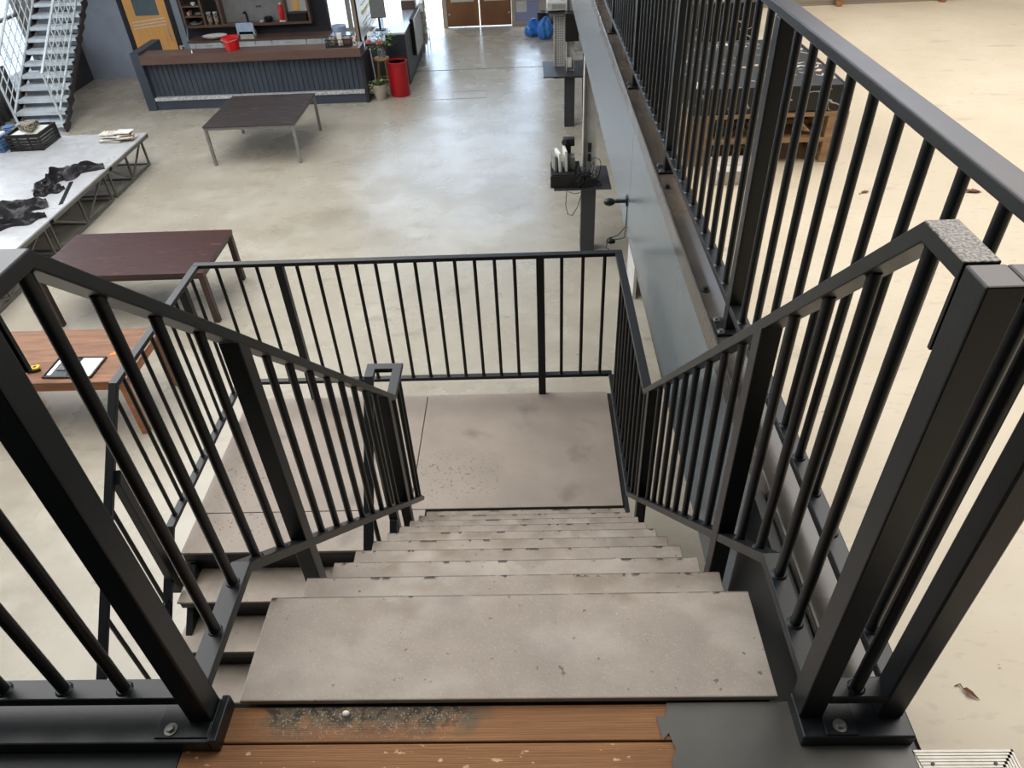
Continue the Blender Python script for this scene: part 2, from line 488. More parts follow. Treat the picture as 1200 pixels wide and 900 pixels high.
# joints and an access cover let into the hall floor
struct('trim_1', MB().box(-2.1, 1.35, 17.83, 17.86, 0, .004), M['joint'])
t2 = MB()
for a in ((-1.04, -.28, 16.12, 16.135), (-1.04, -.28, 15.6, 15.615), (-1.05, -1.035, 15.6, 16.135), (-.285, -.27, 15.6, 16.135), (-1.95, -1.05, 15.60, 15.612)):
    t2.box(*a, 0, .003)
struct('trim_2', t2, M['joint'])

# upper platform: planks, painted plate, dark edge
fp = MB()
fp.box(-.10, .975, -.083, -.004, H - .06, H - .02)
fp.box(-.10, .975, -.205, -.086, H - .06, H - .022)
fp.box(-.10, .975, -.33, -.208, H - .06, H - .021)
fp.box(-.10, .975, -.46, -.333, H - .06, H - .021)
struct('floor_upper', fp, M['plank'], bevel=.003)
pl = MB().prism([(.957, -.004), (.950, -.036), (.930, -.033), (.937, -.085), (.952, -.070), (.962, -.105), (.950, -.125), (.945, -.5), (1.447, -.5), (1.447, -.004)], H - .019, H - .016)
struct('floor_plate', pl, M['plate'])
pe = MB().box(-3.0, 1.46, -1.4, -.01, H - .30, H - .062)
pe.box(-3.0, -.102, -.6, -.01, H - .062, H - .024)
pe.box(.98, 1.46, -.6, -.006, H - .062, H - .019)
pe.box(-3.0, 1.46, -1.4, -.47, H - .062, H - .024)
struct('floor_platform_frame', pe, M['steel_black'])
# platform stringer plate that hangs below the right edge, beside the first steps
struct('beam_side', MB().box(1.30, 1.33, -.1, .62, H - .95, H - .022), M['rail'])

# mezzanine on the right
struct('floor_mezzanine', MB().box(1.47, 9, -3, 14, H - .26, H - .022), M['concrete_up'])
me = MB()
me.box(1.335, 1.47, -.005, 17, H - .09, H - .008)     # steel edge strip
me.box(1.335, 1.343, -.005, 17, H - .008, H + .004)
struct('beam_edge', me, M['steel_dark'], bevel=.002)
fa = MB()
fa.box(1.352, 1.40, -.1, 3.83, H - .88, H - .05)
fa.box(1.352, 1.40, 3.834, 10, H - .88, H - .05)
fa.box(1.352, 1.40, 10.004, 17, H - .88, H - .05)
fa.box(1.356, 1.44, -.1, 17, H - .895, H - .88)
struct('beam_fascia', fa, M['fascia'], bevel=.002)

# walls
WY = 18.25                     # back wall of the bar
FY = 22.12                     # far wall with the double door
wl = MB()
wl.box(-10.43, -9.10, WY, WY + .2, 0, 7)
wl.box(-9.10, -7.93, WY, WY + .2, 2.15, 7)
wl.box(-7.93, -7.72, WY, WY + .2, 0, 7)
struct('wall_back', wl, M['wallgrey'])
wd = MB().box(-7.72, -4.15, WY, WY + .2, 0, 7)
struct('wall_bar', wd, M['walldark'])
wb = MB().box(-10.50, -10.43, 17.0, WY + .2, 0, .72)
wb.box(-10.50, -10.43, 18.0, WY + .2, .72, 7)
struct('wall_stair_side', wb, M['darkgrey'])
# far wall, bright glazing above and beside the doors
fwl = MB()
fwl.box(-1.78, -1.66, FY, FY + .15, 0, 2.15)
fwl.box(.22, .30, FY, FY + .15, 0, 2.15)
fwl.box(.30, 1.6, FY, FY + .15, 0, .05)
fwl.box(.30, 1.6, FY, FY + .15, .66, .74)
fwl.box(1.05, 1.35, FY, FY + .15, 0, 15)
fwl.box(-5.6, 1.6, FY, FY + .15, 2.12, 2.30)
fwl.box(-5.6, -2.45, FY, FY + .15, 0, .12)
fwl.box(-5.75, -5.6, FY, FY + .15, 0, 9)
struct('wall_far', fwl, M['offwhite'])
struct('wall_far_left', MB().box(-11.6, -5.76, FY, FY + .15, 0, 15), M['wallgrey'])
struct('wall_far_right', MB().box(1.35, 9, FY, FY + .15, 0, 15), M['wallgrey'])
struct('wall_far_top', MB().box(-5.6, 1.6, FY, FY + .15, 7.6, 15), M['offwhite'])
struct('wall_under_mezzanine', MB().box(6.0, 6.15, -3, FY, 0, H - .27), M['grey'])
w1 = MB()
for x in (-5.6, -4.2, -2.5, -.72, 1.0):
    w1.box(x, x + .07, FY + .02, FY + .1, 2.30, 7.6)
w1o = struct('window_1', w1, M['offwhite'])
struct('window_pane', MB().box(-5.6, 1.05, FY + .05, FY + .056, 2.3, 7.6), M['glass'], w1o)
w2 = MB().box(.30, .34, FY + .02, FY + .1, .05, .66).box(1.01, 1.05, FY + .02, FY + .1, .05, .66).box(.34, 1.01, FY + .02, FY + .1, .05, .09).box(.34, 1.01, FY + .02, FY + .1, .62, .66)
w2o = struct('window_2', w2, M['offwhite'])
struct('window_pane', MB().box(.34, 1.01, FY + .05, FY + .056, .09, .62), mat('dusk_glass', s(150, 162, 204), .12, 0, s(166, 172, 212), 3), w2o)
solo('paper_sheet', MB().box(.36, .66, FY + .035, FY + .04, .33, .62), M['paper'], 'white sheet of paper stuck on the low window beside the double door', 'paper', world=True, loc=(.5, FY + .037, .33))

# glazed partition right of the bar wall
w3 = MB()
for x, w in ((-5.0, .05), (-3.93, .03), (-3.20, .05)):
    w3.box(x, x + w, 19.98, 20.04, 0, 3.2)
w3.box(-5.0, -3.15, 19.98, 20.04, .0, .1)
w3o = struct('window_3', w3, M['offwhite'])
struct('window_pane', MB().box(-4.95, -3.2, 20.0, 20.006, .1, 3.2), M['glass'], w3o)

# left wall: big bright windows behind the steel stairs
wlf = MB().box(-11.6, -11.4, -6, 9.0, 0, 7).box(-11.6, -11.4, 9, 22.3, 0, .25).box(-11.6, -11.4, 9, 22.3, 4.4, 7).box(-11.6, -11.4, 18.0, 22.3, .25, 4.4)
struct('wall_left', wlf, M['white'])
w4 = MB()
for y in (9.0, 10.8, 12.6, 14.4, 16.2, 17.93):
    w4.box(-11.56, -11.44, y, y + .07, .25, 4.4)
for z in (1.6, 3.0):
    w4.box(-11.56, -11.44, 9, 18, z, z + .06)
w4o = struct('window_4', w4, M['alu'])
struct('window_pane', MB().box(-11.505, -11.495, 9, 18, .25, 4.4), M['glass'], w4o)

# ------------------------------------------------------------------ orange door and double door
dx0, dx1 = -9.02, -8.0
d1 = struct('door_1', MB().box(dx0, -8.80, WY - .04, WY + .02, .01, 2.1).box(-8.21, dx1, WY - .04, WY + .02, .01, 2.1).box(-8.80, -8.21, WY - .04, WY + .02, .01, 1.42).box(-8.80, -8.21, WY - .04, WY + .02, 1.95, 2.1), M['orange'], bevel=.004)
struct('door_pane', MB().box(-8.80, -8.21, WY - .02, WY - .01, 1.42, 1.95), M['frost'], d1)
st = MB()
for k, z in enumerate((1.33, 1.26, 1.19)):
    st.bar((-8.93, WY - .042, z - .05), (-8.10, WY - .042, z + .03), .004, .02)
struct('door_stripe', st, M['paper'], d1)
hd = MB().tube([(-8.09, WY - .04, .86), (-8.09, WY - .09, .88), (-8.09, WY - .09, 1.20), (-8.09, WY - .04, 1.22)], .016, 10)
struct('door_handle', hd, M['offwhite'], d1, smooth=True)
struct('trim_3', MB().box(-9.14, -9.03, WY - .06, WY + .02, 0, 2.16).box(-7.99, -7.88, WY - .06, WY + .02, 0, 2.16), M['walldark'])
for nm, (a, b) in (('door_2', (-1.655, -.72)), ('door_3', (-.695, .215))):
    y0, y1 = FY + .0, FY + .06
    dm = MB().box(a, b, y0, y1, .02, .66).box(a, a + .13, y0, y1, .66, 2.1).box(b - .13, b, y0, y1, .66, 2.1).box(a + .13, b - .13, y0, y1, 1.95, 2.1)
    d = struct(nm, dm, M['doorbrown'], bevel=.004)
    struct('door_pane', MB().box(a + .13, b - .13, y0 + .02, y0 + .03, .66, 1.95), M['paper'], d)
    struct('door_lock', MB().cyl((a + .07 if nm == 'door_2' else b - .07, y0, .35), (a + .07 if nm == 'door_2' else b - .07, y0 - .02, .35), .03), M['chrome'], d, smooth=True)

# ------------------------------------------------------------------ railings
def balu(x, y, z0, z1, parent, r=.0122):
    mb = MB().cyl((0, 0, 0), (0, 0, z1 - z0), r, n=12)
    mb.cyl((0, 0, 0), (0, 0, .007), r + .008, r + .002, n=12)
    o = link('baluster', mb.mesh('baluster', M['rail'], True), parent)
    o.location = Vector((x, y, z0)) - base_of(parent)
    return o
def post(x0, x1, y0, y1, z0, z1, parent):
    return part('post', MB().box(x0, x1, y0, y1, z0, z1), M['rail'], parent, world=True, bevel=.004)
def postsl(x0, x1, y0, y1, z0, za, zb, parent):      # post whose top is cut to the slope
    return part('post', MB().hexa([(x0, y0, z0), (x1, y0, z0), (x1, y1, z0), (x0, y1, z0), (x0, y0, za), (x1, y0, za), (x1, y1, zb), (x0, y1, zb)]), M['rail'], parent, world=True, bevel=.003)
def bolt(x, y, z, parent):
    mb = MB().cyl((x, y, z), (x, y, z + .003), .014, n=16).cyl((x, y, z + .003), (x, y, z + .011), .0085, n=6)
    return part('bolt', mb, M['bolt'], parent, world=True)

SL = .985
BEND_Y, BEND2_Y = .111, 2.005
def hand_z(y):                 # top of the upper-flight handrails
    zt = H + 1.078
    if y <= BEND_Y: return zt
    if y <= BEND2_Y: return zt - SL * (y - BEND_Y)
    return zt - SL * (BEND2_Y - BEND_Y)
LB_Y, LB2_Y = .297, 2.232
def low_z(y):                  # top of the bottom rails
    zt = H + .107
    if y <= LB_Y: return zt
    if y <= LB2_Y: return zt - SL * (y - LB_Y)
    return zt - SL * (LB2_Y - LB_Y)
TH = .027
ZL = hand_z(3)                 # landing handrail top
ZB = low_z(3)                  # landing bottom rail top
k = TH / 2
# --- right-hand railing of the upper flight and landing
RR = thing('stair_railing', 'dark stair railing on the right of the upper steps and the landing', 'railing', (1.248, 1.0, H - 1.0))
xr = 1.2475
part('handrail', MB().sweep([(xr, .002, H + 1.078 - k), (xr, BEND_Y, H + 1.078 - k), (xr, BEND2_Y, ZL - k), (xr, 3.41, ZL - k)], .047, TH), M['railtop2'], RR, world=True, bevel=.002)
part('bottom_rail', MB().sweep([(xr, -.012, H + .107 - k), (xr, LB_Y, H + .107 - k), (xr, LB2_Y, ZB - k), (xr, 3.41, ZB - k)], .047, TH), M['rail'], RR, world=True, bevel=.003)
part('end_tab', MB().box(1.226, 1.27, .004, .011, H + .94, H + 1.05), M['rail'], RR, world=True)
ys_up = [.112, .241, .372, .503, .784, .917, 1.055, 1.19, 1.322, 1.457, 1.59, 1.725, 2.04, 2.165]
for y in ys_up:
    balu(xr, y, low_z(y) - .002, hand_z(y) - TH - .002 + (0.0 if y < .11 else .004), RR)
for i in range(8):
    balu(xr, 2.295 + i * .131, ZB - .002, ZL - TH + .002, RR)
postsl(1.222, 1.273, .610, .662, H - .78, hand_z(.61) - TH, hand_z(.662) - TH, RR)
postsl(1.222, 1.273, 1.855, 1.907, H - 1.97, hand_z(1.855) - TH, hand_z(1.907) - TH, RR)
# --- back railing of the landing
LR = thing('landing_railing', 'dark railing across the far edge of the lower landing', 'railing', (-.16, 3.435, LAND))
part('handrail', MB().sweep([(1.271, 3.435, ZL - k), (-1.606, 3.435, ZL - k)], .047, TH), M['rail'], LR, world=True, bevel=.003)
part('bottom_rail', MB().sweep([(1.25, 3.436, ZB - k), (-1.56, 3.436, ZB - k)], .044, TH), M['rail'], LR, world=True, bevel=.003)
for x in (1.159, 1.015, .873, .557, .424, .291, .158, .025, -.108, -.241, -.374, -.507, -.640, -.773, -.906, -1.18, -1.318, -1.455):
    balu(x, 3.436, ZB - .002, ZL - TH + .002, LR)
for x in (.702, -1.053):
    post(x, x + .054, 3.412, 3.462, LAND - .12, ZL - TH + .001, LR)
# --- left railing of the lower flight, with the left side of the landing
xl = -1.583
FR = thing('lower_stair_railing', 'dark railing along the left edge of the landing and the lower steps', 'railing', (xl, 1.5, 0))
yb, yb2 = 2.172, 2.03
def lf_hand(y): return ZL if y >= yb else ZL - SL * (yb - y)
def lf_low(y): return ZB if y >= yb2 else ZB - SL * (yb2 - y)
YE = .42
part('handrail', MB().sweep([(xl, 3.41, ZL - k), (xl, yb, ZL - k), (xl, YE, lf_hand(YE) - k)], .047, TH), M['rail'], FR, world=True, bevel=.003)
part('bottom_rail', MB().sweep([(xl + .013, 3.41, ZB - k), (xl + .013, yb2, ZB - k), (xl + .013, YE, lf_low(YE) - k)], .05, TH), M['rail'], FR, world=True, bevel=.003)
for y in (2.12, 2.245, 2.37, 2.495, 2.63, 2.755, 2.88, 3.01, 3.29):
    balu(xl + .012, y, ZB - .002, lf_hand(y) - TH + .002, FR)
for i in range(9):
    y = 1.70 - i * .133
    balu(xl + .012, y, lf_low(y) - .002, lf_hand(y) - TH + .004, FR)
postsl(xl + .000, xl + .050, 1.80, 1.852, ZB - .36, lf_hand(1.80) - TH, lf_hand(1.852) - TH, FR)
post(xl - .024, xl + .027, 3.13, 3.18, LAND - .12, ZL - TH + .001, FR)
postsl(xl - .024, xl + .027, .45, .50, 0, lf_hand(.45) - TH, lf_hand(.50) - TH, FR)
# --- left railing of the upper flight, looping round at the landing into the right railing of the lower flight
UL = thing('stair_railing', 'dark railing left of the upper steps, looping into a square cap at the landing', 'railing', (-.06, 1.0, H - 1.0))
xu, xv = -.0585, -.2015
part('handrail', MB().sweep([(xu, .002, H + 1.078 - k), (xu, BEND_Y, H + 1.078 - k), (xu, BEND2_Y, ZL - k), (xu, 2.256, ZL - k), (xv, 2.256, ZL - k), (xv, 2.172, ZL - k), (xv, .42, ZL - SL * (2.172 - .42) - k)], .050, TH), M['rail'], UL, world=True, bevel=.003)
part('bottom_rail', MB().sweep([(xu, -.012, H + .107 - k), (xu, LB_Y, H + .107 - k), (xu, 2.243, ZB - .012 - k)], .050, TH), M['rail'], UL, world=True, bevel=.003)
part('bottom_rail', MB().sweep([(xv, 2.06, ZB - k), (xv, .42, ZB - SL * (2.06 - .42) - k)], .044, TH), M['rail'], UL, world=True, bevel=.003)
for y in ys_up + [2.225]:
    balu(xu, y, low_z(y) - .004, hand_z(y) - TH - .002 + (0.0 if y < .11 else .004), UL)
for i in range(10):
    y = 1.72 - i * .133
    balu(xv, y, ZB - SL * (2.06 - y) - .002, ZL - SL * (2.172 - y) - TH + .002, UL)
postsl(-.085, -.034, .612, .664, H - .78, hand_z(.612) - TH, hand_z(.664) - TH, UL)
postsl(-.085, -.034, 1.855, 1.907, H - 1.97, hand_z(1.855) - TH, hand_z(1.907) - TH, UL)
postsl(xv - .026, xv + .025, 2.06, 2.112, LAND - .2, ZL - SL * (2.172 - 2.06) - TH, ZL - SL * (2.172 - 2.112) - TH, UL)
part('end_tab', MB().box(-.081, -.037, .004, .011, H + .94, H + 1.05), M['rail'], UL, world=True)
# --- guardrail of the mezzanine, returning to the stair head
GR = thing('guardrail', 'long dark guardrail along the mezzanine edge with a newel at the stair head', 'railing', (1.41, 4.0, H))
gx = 1.4105
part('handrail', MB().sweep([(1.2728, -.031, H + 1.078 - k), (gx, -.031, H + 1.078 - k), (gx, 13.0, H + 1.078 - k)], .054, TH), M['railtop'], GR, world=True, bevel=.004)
part('bottom_rail', MB().sweep([(1.271, -.036, H + .107 - k), (gx - .001, -.036, H + .107 - k), (gx - .001, 13.0, H + .107 - k)], .046, TH), M['rail'], GR, world=True, bevel=.003)
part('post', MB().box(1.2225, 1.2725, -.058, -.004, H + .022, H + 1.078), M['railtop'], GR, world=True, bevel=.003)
py = [-.060, 1.392, 2.857, 4.280, 5.745, 7.21, 8.675, 10.14, 11.6]
for i, y in enumerate(py):
    post(1.385, 1.436, y, y + .05, H + (.022 if i == 0 else .002), H + 1.05, GR)
    if i:
        pm = MB().box(1.352, 1.452, y - .03, y + .08, H - .008, H + .003)
        part('base_plate', pm, M['rail'], GR, world=True, bevel=.002)
        bolt(1.366, y - .014, H + .003, GR); bolt(1.366, y + .064, H + .003, GR)
balu(1.327, -.0375, H + .105, H + 1.05, GR)
for i in range(len(py) - 1):
    a = py[i] + .025
    for j in range(1, 11):
        balu(gx - .004, a + j * (py[i + 1] - py[i]) / 11, H + .105, H + 1.05, GR)
kb = MB().box(1.221, 1.451, -.100, -.002, H - .018, H + .021)
part('base_box', kb, M['rail'], GR, world=True, bevel=.004)
part('foot_plate', MB().box(1.268, 1.335, -.096, -.004, H + .021, H + .026), M['rail'], GR, world=True, bevel=.002)
bolt(1.300, -.078, H + .026, GR)
# --- guardrail left of the stair head
GL = thing('guardrail', 'dark guardrail leading left from the stair head with a kerb along its foot', 'railing', (-1.3, -.03, H))
part('handrail', MB().sweep([(-.034, -.0265, H + 1.078 - k), (-2.95, -.0265, H + 1.078 - k)], .056, TH), M['rail'], GL, world=True, bevel=.004)
part('bottom_rail', MB().sweep([(-.085, -.0255, H + .107 - k), (-2.95, -.0255, H + .107 - k)], .046, TH), M['rail'], GL, world=True, bevel=.003)
for x in (-.085, -1.55, -2.9):
    post(x, x + .051, -.058, -.004, H + .02, H + 1.05, GL)
for j in range(10):
    balu(-.209 - j * .132, -.0255, H + .105, H + 1.05, GL)
part('base_box', MB().box(-2.95, -.030, -.102, -.002, H - .018, H + .020), M['rail'], GL, world=True, bevel=.004)
part('end_angle', MB().box(-.030, -.012, -.102, .002, H - .019, H + .027), M['rail'], GL, world=True, bevel=.003)
part('foot_plate', MB().box(-.150, -.034, -.092, -.004, H + .020, H + .024), M['rail'], GL, world=True, bevel=.002)
bolt(-.118, -.074, H + .024, GL)
# two bolt heads standing loose on the steel edge strip
for i, (y, lb) in enumerate(((1.68, 'small dark bolt head on the steel edge strip, just behind the nearer tall post'), (2.66, 'small dark bolt head on the steel edge strip, farther from the stairs'))):
    solo('bolt_head', MB().cyl((0, 0, 0), (0, 0, .005), .016, n=16).cyl((0, 0, .005), (0, 0, .018), .010, n=6), M['black'], lb, 'bolt', (1.372, y, H - .008))

# ------------------------------------------------------------------ stairs
def tread(x0, x1, y, z, parent):
    f = part('tread_frame', MB().box(x0 + .012, x1 - .012, y + .006, y + DEPTH - .006, z - .065, z - .016), M['steel_black'], parent, world=True)
    mb = MB().box(0, x1 - x0, 0, DEPTH, -.017, 0)
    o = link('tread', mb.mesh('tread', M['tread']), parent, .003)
    o.location = Vector((x0, y, z)) - base_of(parent)
US = thing('staircase', 'upper flight of ten worn taupe steps going down from the wooden platform', 'stairs', (.6, 1.0, LAND))
for i in range(10):
    tread(0, 1.2, i * GO, H - i * RISE, US)
for x in (.14, 1.06):
    part('stringer', MB().sweep([(x, .12, H - .20), (x, 2.22, H - .20 - 2.1 * RISE / GO)], .06, .14), M['steel_black'], US, world=True)
LS = thing('staircase', 'lower flight of taupe steps turning back from the landing beneath the left railing', 'stairs', (-.95, 1.2, 0))
for i in range(1, 8):
    tread(-1.549, -.235, 1.962 - i * GO * 1.06, LAND - i * RISE, LS)
    part('riser', MB().box(-1.53, -.25, 1.962 - (i - 1) * GO * 1.06 + .035, 1.962 - (i - 1) * GO * 1.06 + .043, LAND - i * RISE, LAND - (i - 1) * RISE - .066), M['steel_black'], LS, world=True)
for x in (-1.50, -.28):
    part('stringer', MB().sweep([(x, 2.0, LAND - .15), (x, .33, LAND - .15 - 1.67 * RISE / (GO * 1.06))], .04, .12), M['steel_black'], LS, world=True)
LP = thing('landing_platform', 'taupe boarded half landing between the two flights', 'landing', (-.16, 2.8, 0))
def board(x0, x1, y0, y1, nm='deck_board'):
    mb = MB().box(0, x1 - x0, 0, y1 - y0, -.018, 0)
    o = link(nm, mb.mesh(nm, M['landing']), LP, .002)
    o.location = Vector((x0, y0, LAND)) - base_of(LP)
board(-.147, 1.221, 2.289, 3.433)
board(-1.552, -.153, 2.289, 3.433)
board(-1.54, -.05, 1.966, 2.283)
fr = MB()
for a in ((-1.54, 1.21, 3.37, 3.43), (-1.54, -.06, 1.975, 2.02), (-1.54, 1.21, 2.27, 2.33), (-1.54, -1.48, 2.0, 3.4), (1.15, 1.262, 2.02, 3.43), (-.18, -.12, 2.3, 3.4)):
    fr.box(*a, LAND - .085, LAND - .019)
part('deck_frame', fr, M['steel_black'], LP, world=True)
for x, y in ((-1.51, 3.40), (1.18, 3.40), (-.15, 3.40), (1.18, 2.30), (-1.51, 2.0)):
    part('leg', MB().box(x - .03, x + .03, y - .03, y + .03, 0, LAND - .085), M['steel_black'], LP, world=True)

# aluminium edging of a doormat recess on the upper floor
AM = thing('doormat_edging', 'ribbed aluminium edging around a dark doormat on the upper floor, lower right corner', 'mat edging', (1.55, -.2, H - .022))
ae = MB()
for j in range(9):
    y = -.109 - j * .0062
    ae.box(1.450 + j * .0012, 1.652 - j * .0062, y - .0048, y, H - .022, H - .016)
for j in range(9):
    x = 1.652 - j * .0062
    ae.box(x - .0048, x, -.6, -.109 - j * .0062, H - .022, H - .016)
ae.box(1.450, 1.652, -.168, -.109, H - .022, H - .0185).box(1.596, 1.652, -.6, -.109, H - .022, H - .0185)
part('ribbed_strip', ae, M['alu'], AM, world=True)
for x in (1.478, 1.604):
    part('screw', MB().cyl((x, -.137, H - .0165), (x, -.137, H - .0135), .0035, n=10), M['black'], AM, world=True)
part('mat', MB().box(1.30, 1.596, -.6, -.170, H - .0219, H - .019), M['mat'], AM, world=True)

# ================================================================== things in the hall
# ------------------------------------------------------------------ tables
def table(name, label, x0, x1, y0, y1, z, th, leg, inset, mtop, mleg, apron=0.0, mapron=None):
    cx, cy = (x0 + x1) / 2, (y0 + y1) / 2
    t = thing(name, label, 'table', (cx, cy, 0))
    part('tabletop', MB().box(x0, x1, y0, y1, z - th, z), mtop, t, world=True, bevel=.004)
    for sx in (x0 + inset, x1 - inset - leg):
        for sy in (y0 + inset, y1 - inset - leg):
            part('leg', MB().box(sx, sx + leg, sy, sy + leg, 0, z - th), mleg, t, world=True, bevel=.003)
    if apron:
        a = MB()
        i0 = inset + leg * .25
        a.box(x0 + i0, x1 - i0, y0 + i0, y0 + i0 + leg * .5, z - th - apron, z - th - .001)
        a.box(x0 + i0, x1 - i0, y1 - i0 - leg * .5, y1 - i0, z - th - apron, z - th - .001)
        a.box(x0 + i0, x0 + i0 + leg * .5, y0 + i0, y1 - i0, z - th - apron, z - th - .001)
        a.box(x1 - i0 - leg * .5, x1 - i0, y0 + i0, y1 - i0, z - th - apron, z - th - .001)
        part('apron', a, mapron or mleg, t, world=True)
    return t
table('table', 'dark rectangular table on thin steel legs in front of the bar', -5.27, -3.59, 12.19, 13.95, .74, .028, .05, .01, M['tabletop'], M['alugrey'], .05)
table('table', 'low-looking dark red-brown table behind the landing railing', -5.56, -3.40, 6.90, 8.05, .75, .05, .075, .005, M['redwood'], M['redleg'], .05)
table('table', 'rustic orange-brown timber table on the left, seen through the railing bars', -5.3, -3.45, 4.77, 5.72, .75, .035, .075, .03, M['wood'], M['wood_edge'], .11, M['wood_edge'])
# on the timber table
fo = thing('folder', 'open black zip folder with a calculator and a writing pad on the timber table', 'folder', (-4.07, 5.01, .751), -.03)
fm = MB().box(-.26, .26, -.175, .175, 0, .008)
for a in ((-.26, .26, -.175, -.160), (-.26, .26, .160, .175), (-.26, -.245, -.175, .175), (.245, .26, -.175, .175)):
    fm.box(*a, .008, .020)
part('cover', fm, M['black'], fo, bevel=.003)
part('writing_pad', MB().box(.02, .235, -.15, .15, .008, .016), M['paper'], fo)
ca = MB().box(-.235, -.02, -.15, .15, .008, .012)
ca.box(-.16, -.05, -.06, .12, .012, .02)
part('pocket', ca, M['darkgrey'], fo)
cal = MB()
for i in range(4):
    for j in range(4):
        cal.box(-.152 + i * .025, -.135 + i * .025, -.05 + j * .03, -.03 + j * .03, .02, .024)
cal.box(-.155, -.055, .075, .11, .02, .022)
part('calculator', cal, M['grey'], fo)
part('card', MB().box(-.23, -.19, -.13, .13, .012, .014), M['paper'], fo)
tm = thing('tape_measure', 'yellow and black tape measure lying on the timber table', 'tape measure', (-4.47, 4.99, .751), .3)
part('case', MB().prism([(-.04, -.028), (.03, -.035), (.045, -.015), (.045, .02), (.025, .035), (-.03, .033), (-.045, .015)], 0, .045), M['yellow'], tm, bevel=.006)
part('side_grip', MB().prism([(-.075, -.04), (.02, -.045), (.05, -.03), (.05, -.018), (-.02, -.02), (-.075, -.012)], 0, .030), M['black'], tm, bevel=.005)
part('label_disc', MB().cyl((0, 0, .045), (0, 0, .047), .017, n=16), M['black'], tm)
solo('card', MB().box(-.045, .045, -.022, .022, 0, .003).box(-.02, .045, .022, .045, 0, .003), M['orangecard'], 'small orange card lying on the timber table behind the folder', 'card', (-3.76, 5.24, .751), .25)

# ------------------------------------------------------------------ stage
def stage(label, y0, y1):
    x1, x0 = -6.43, -10.3
    t = thing('stage_deck', label, 'stage', ((x0 + x1) / 2, (y0 + y1) / 2, 0), group='decks of the low stage')
    part('deck_board', MB().box(x0, x1, y0 + .003, y1 - .003, .575, .6), M['deck'], t, world=True, bevel=.002)
    f = MB()
    for a in ((x0, x1, y0 + .003, y0 + .05), (x0, x1, y1 - .05, y1 - .003), (x1 - .05, x1, y0 + .003, y1 - .003), (x0, x0 + .05, y0 + .003, y1 - .003)):
        f.box(*a, .52, .574)
    part('deck_frame', f, M['truss'], t, world=True, bevel=.002)
    xs = x1 - .13
    n = 2
    step = (y1 - y0 - .16) / n
    ya = y0 + .08
    part('bottom_tube', MB().bar((xs, ya - .02, .035), (xs, y1 - .06, .035), .035, .035), M['truss'], t, world=True)
    for i in range(n + 1):
        part('upright', MB().box(xs - .016, xs + .016, ya + i * step - .016, ya + i * step + .016, .05, .52), M['truss'], t, world=True)
    for i in range(n):
        a, b = ya + i * step, ya + (i + 1) * step
        if i % 2 == 0: a, b = b, a
        part('diagonal', MB().bar((xs, a, .05), (xs, b, .52), .026, .026), M['truss'], t, world=True)
    for i in range(n + 1):
        part('cross_tube', MB().bar((xs, ya + i * step, .035), (x0 + .1, ya + i * step, .035), .03, .03), M['truss'], t, world=True)
        part('back_leg', MB().box(x0 + .08, x0 + .12, ya + i * step - .02, ya + i * step + .02, 0, .52), M['truss'], t, world=True)
    return t
stage('white stage deck nearest the bar, carrying the crates', 10.85, 12.42)
stage('white middle stage deck with black cloths lying on it', 8.9, 10.85)
stage('white stage deck nearest the red-brown table', 6.3, 8.9)

def drape(label, spine, wid, hgt, seed, base):
    rnd = random.Random(seed)
    mb = MB()
    n, mseg = 48, 26
    P = [Vector(q) for q in spine]
    def at(u):
        u *= len(P) - 1
        i = min(int(u), len(P) - 2)
        f = u - i
        return P[i].lerp(P[i + 1], f)
    ph = [rnd.uniform(0, 6.28) for _ in range(8)]
    vs, fs = [], []
    for i in range(n + 1):
        u = i / n
        c = at(u); d = (at(min(1, u + .02)) - at(max(0, u - .02))).normalized()
        sd = Vector((-d.y, d.x, 0))
        e = math.sin(PI * min(1, max(.04, u))) ** .35
        w = wid * e * (1 + .30 * math.sin(5 * u * PI + ph[0]) + .15 * math.sin(13 * u + ph[1]))
        for j in range(mseg + 1):
            v = j / mseg * 2 - 1
            hh = hgt * e * max(0, (1 - v * v)) ** .5 * (.55 + .30 * math.sin(v * 7 + 4 * u + ph[2]) + .25 * math.sin(v * 12 - 9 * u + ph[3]) + .15 * math.sin(21 * u + ph[4] + 3 * v) + .34 * (1 - abs(math.sin(9 * v + 5 * u + ph[6]))) ** 2 - .25 * (1 - abs(math.sin(15 * u - 6 * v + ph[7]))) ** 2)
            vs.append(c + sd * (v * w * (1 + .08 * math.sin(17 * u + ph[5] * v))) + Vector((0, 0, max(.004, hh))))
    for i in range(n):
        for j in range(mseg):
            a = i * (mseg + 1) + j
            fs.append((a, a + 1, a + mseg + 2, a + mseg + 1))
    mb.add(vs, fs)
    # flat underside
    rim = [i * (mseg + 1) for i in range(n + 1)] + [n * (mseg + 1) + j for j in range(1, mseg + 1)] + [i * (mseg + 1) + mseg for i in range(n - 1, -1, -1)] + [j for j in range(mseg - 1, 0, -1)]
    mb.f.append(tuple(rim)); mb.mi.append(0)
    return solo('cloth', mb, M['cloth'], label, 'cloth', base, smooth=True, world=True)
drape('black cloth bunched in the middle of the stage, trailing a tail to the stage edge', [(-6.50, 10.82, .6), (-6.85, 10.62, .6), (-7.05, 10.35, .6), (-7.10, 10.05, .6), (-7.0, 9.86, .6)], .17, .16, 3, (-6.9, 10.4, .6))
drape('small folded black cloth beside the bunched one, at its near side', [(-6.74, 9.96, .6), (-6.95, 9.82, .6), (-7.12, 9.70, .6)], .11, .10, 5, (-6.95, 9.85, .6))
drape('crumpled black cloth at the left picture edge, nearest but one', [(-6.74, 9.42, .6), (-7.0, 9.25, .6), (-7.35, 9.12, .6), (-7.8, 9.25, .6)], .24, .15, 8, (-7.1, 9.2, .6))
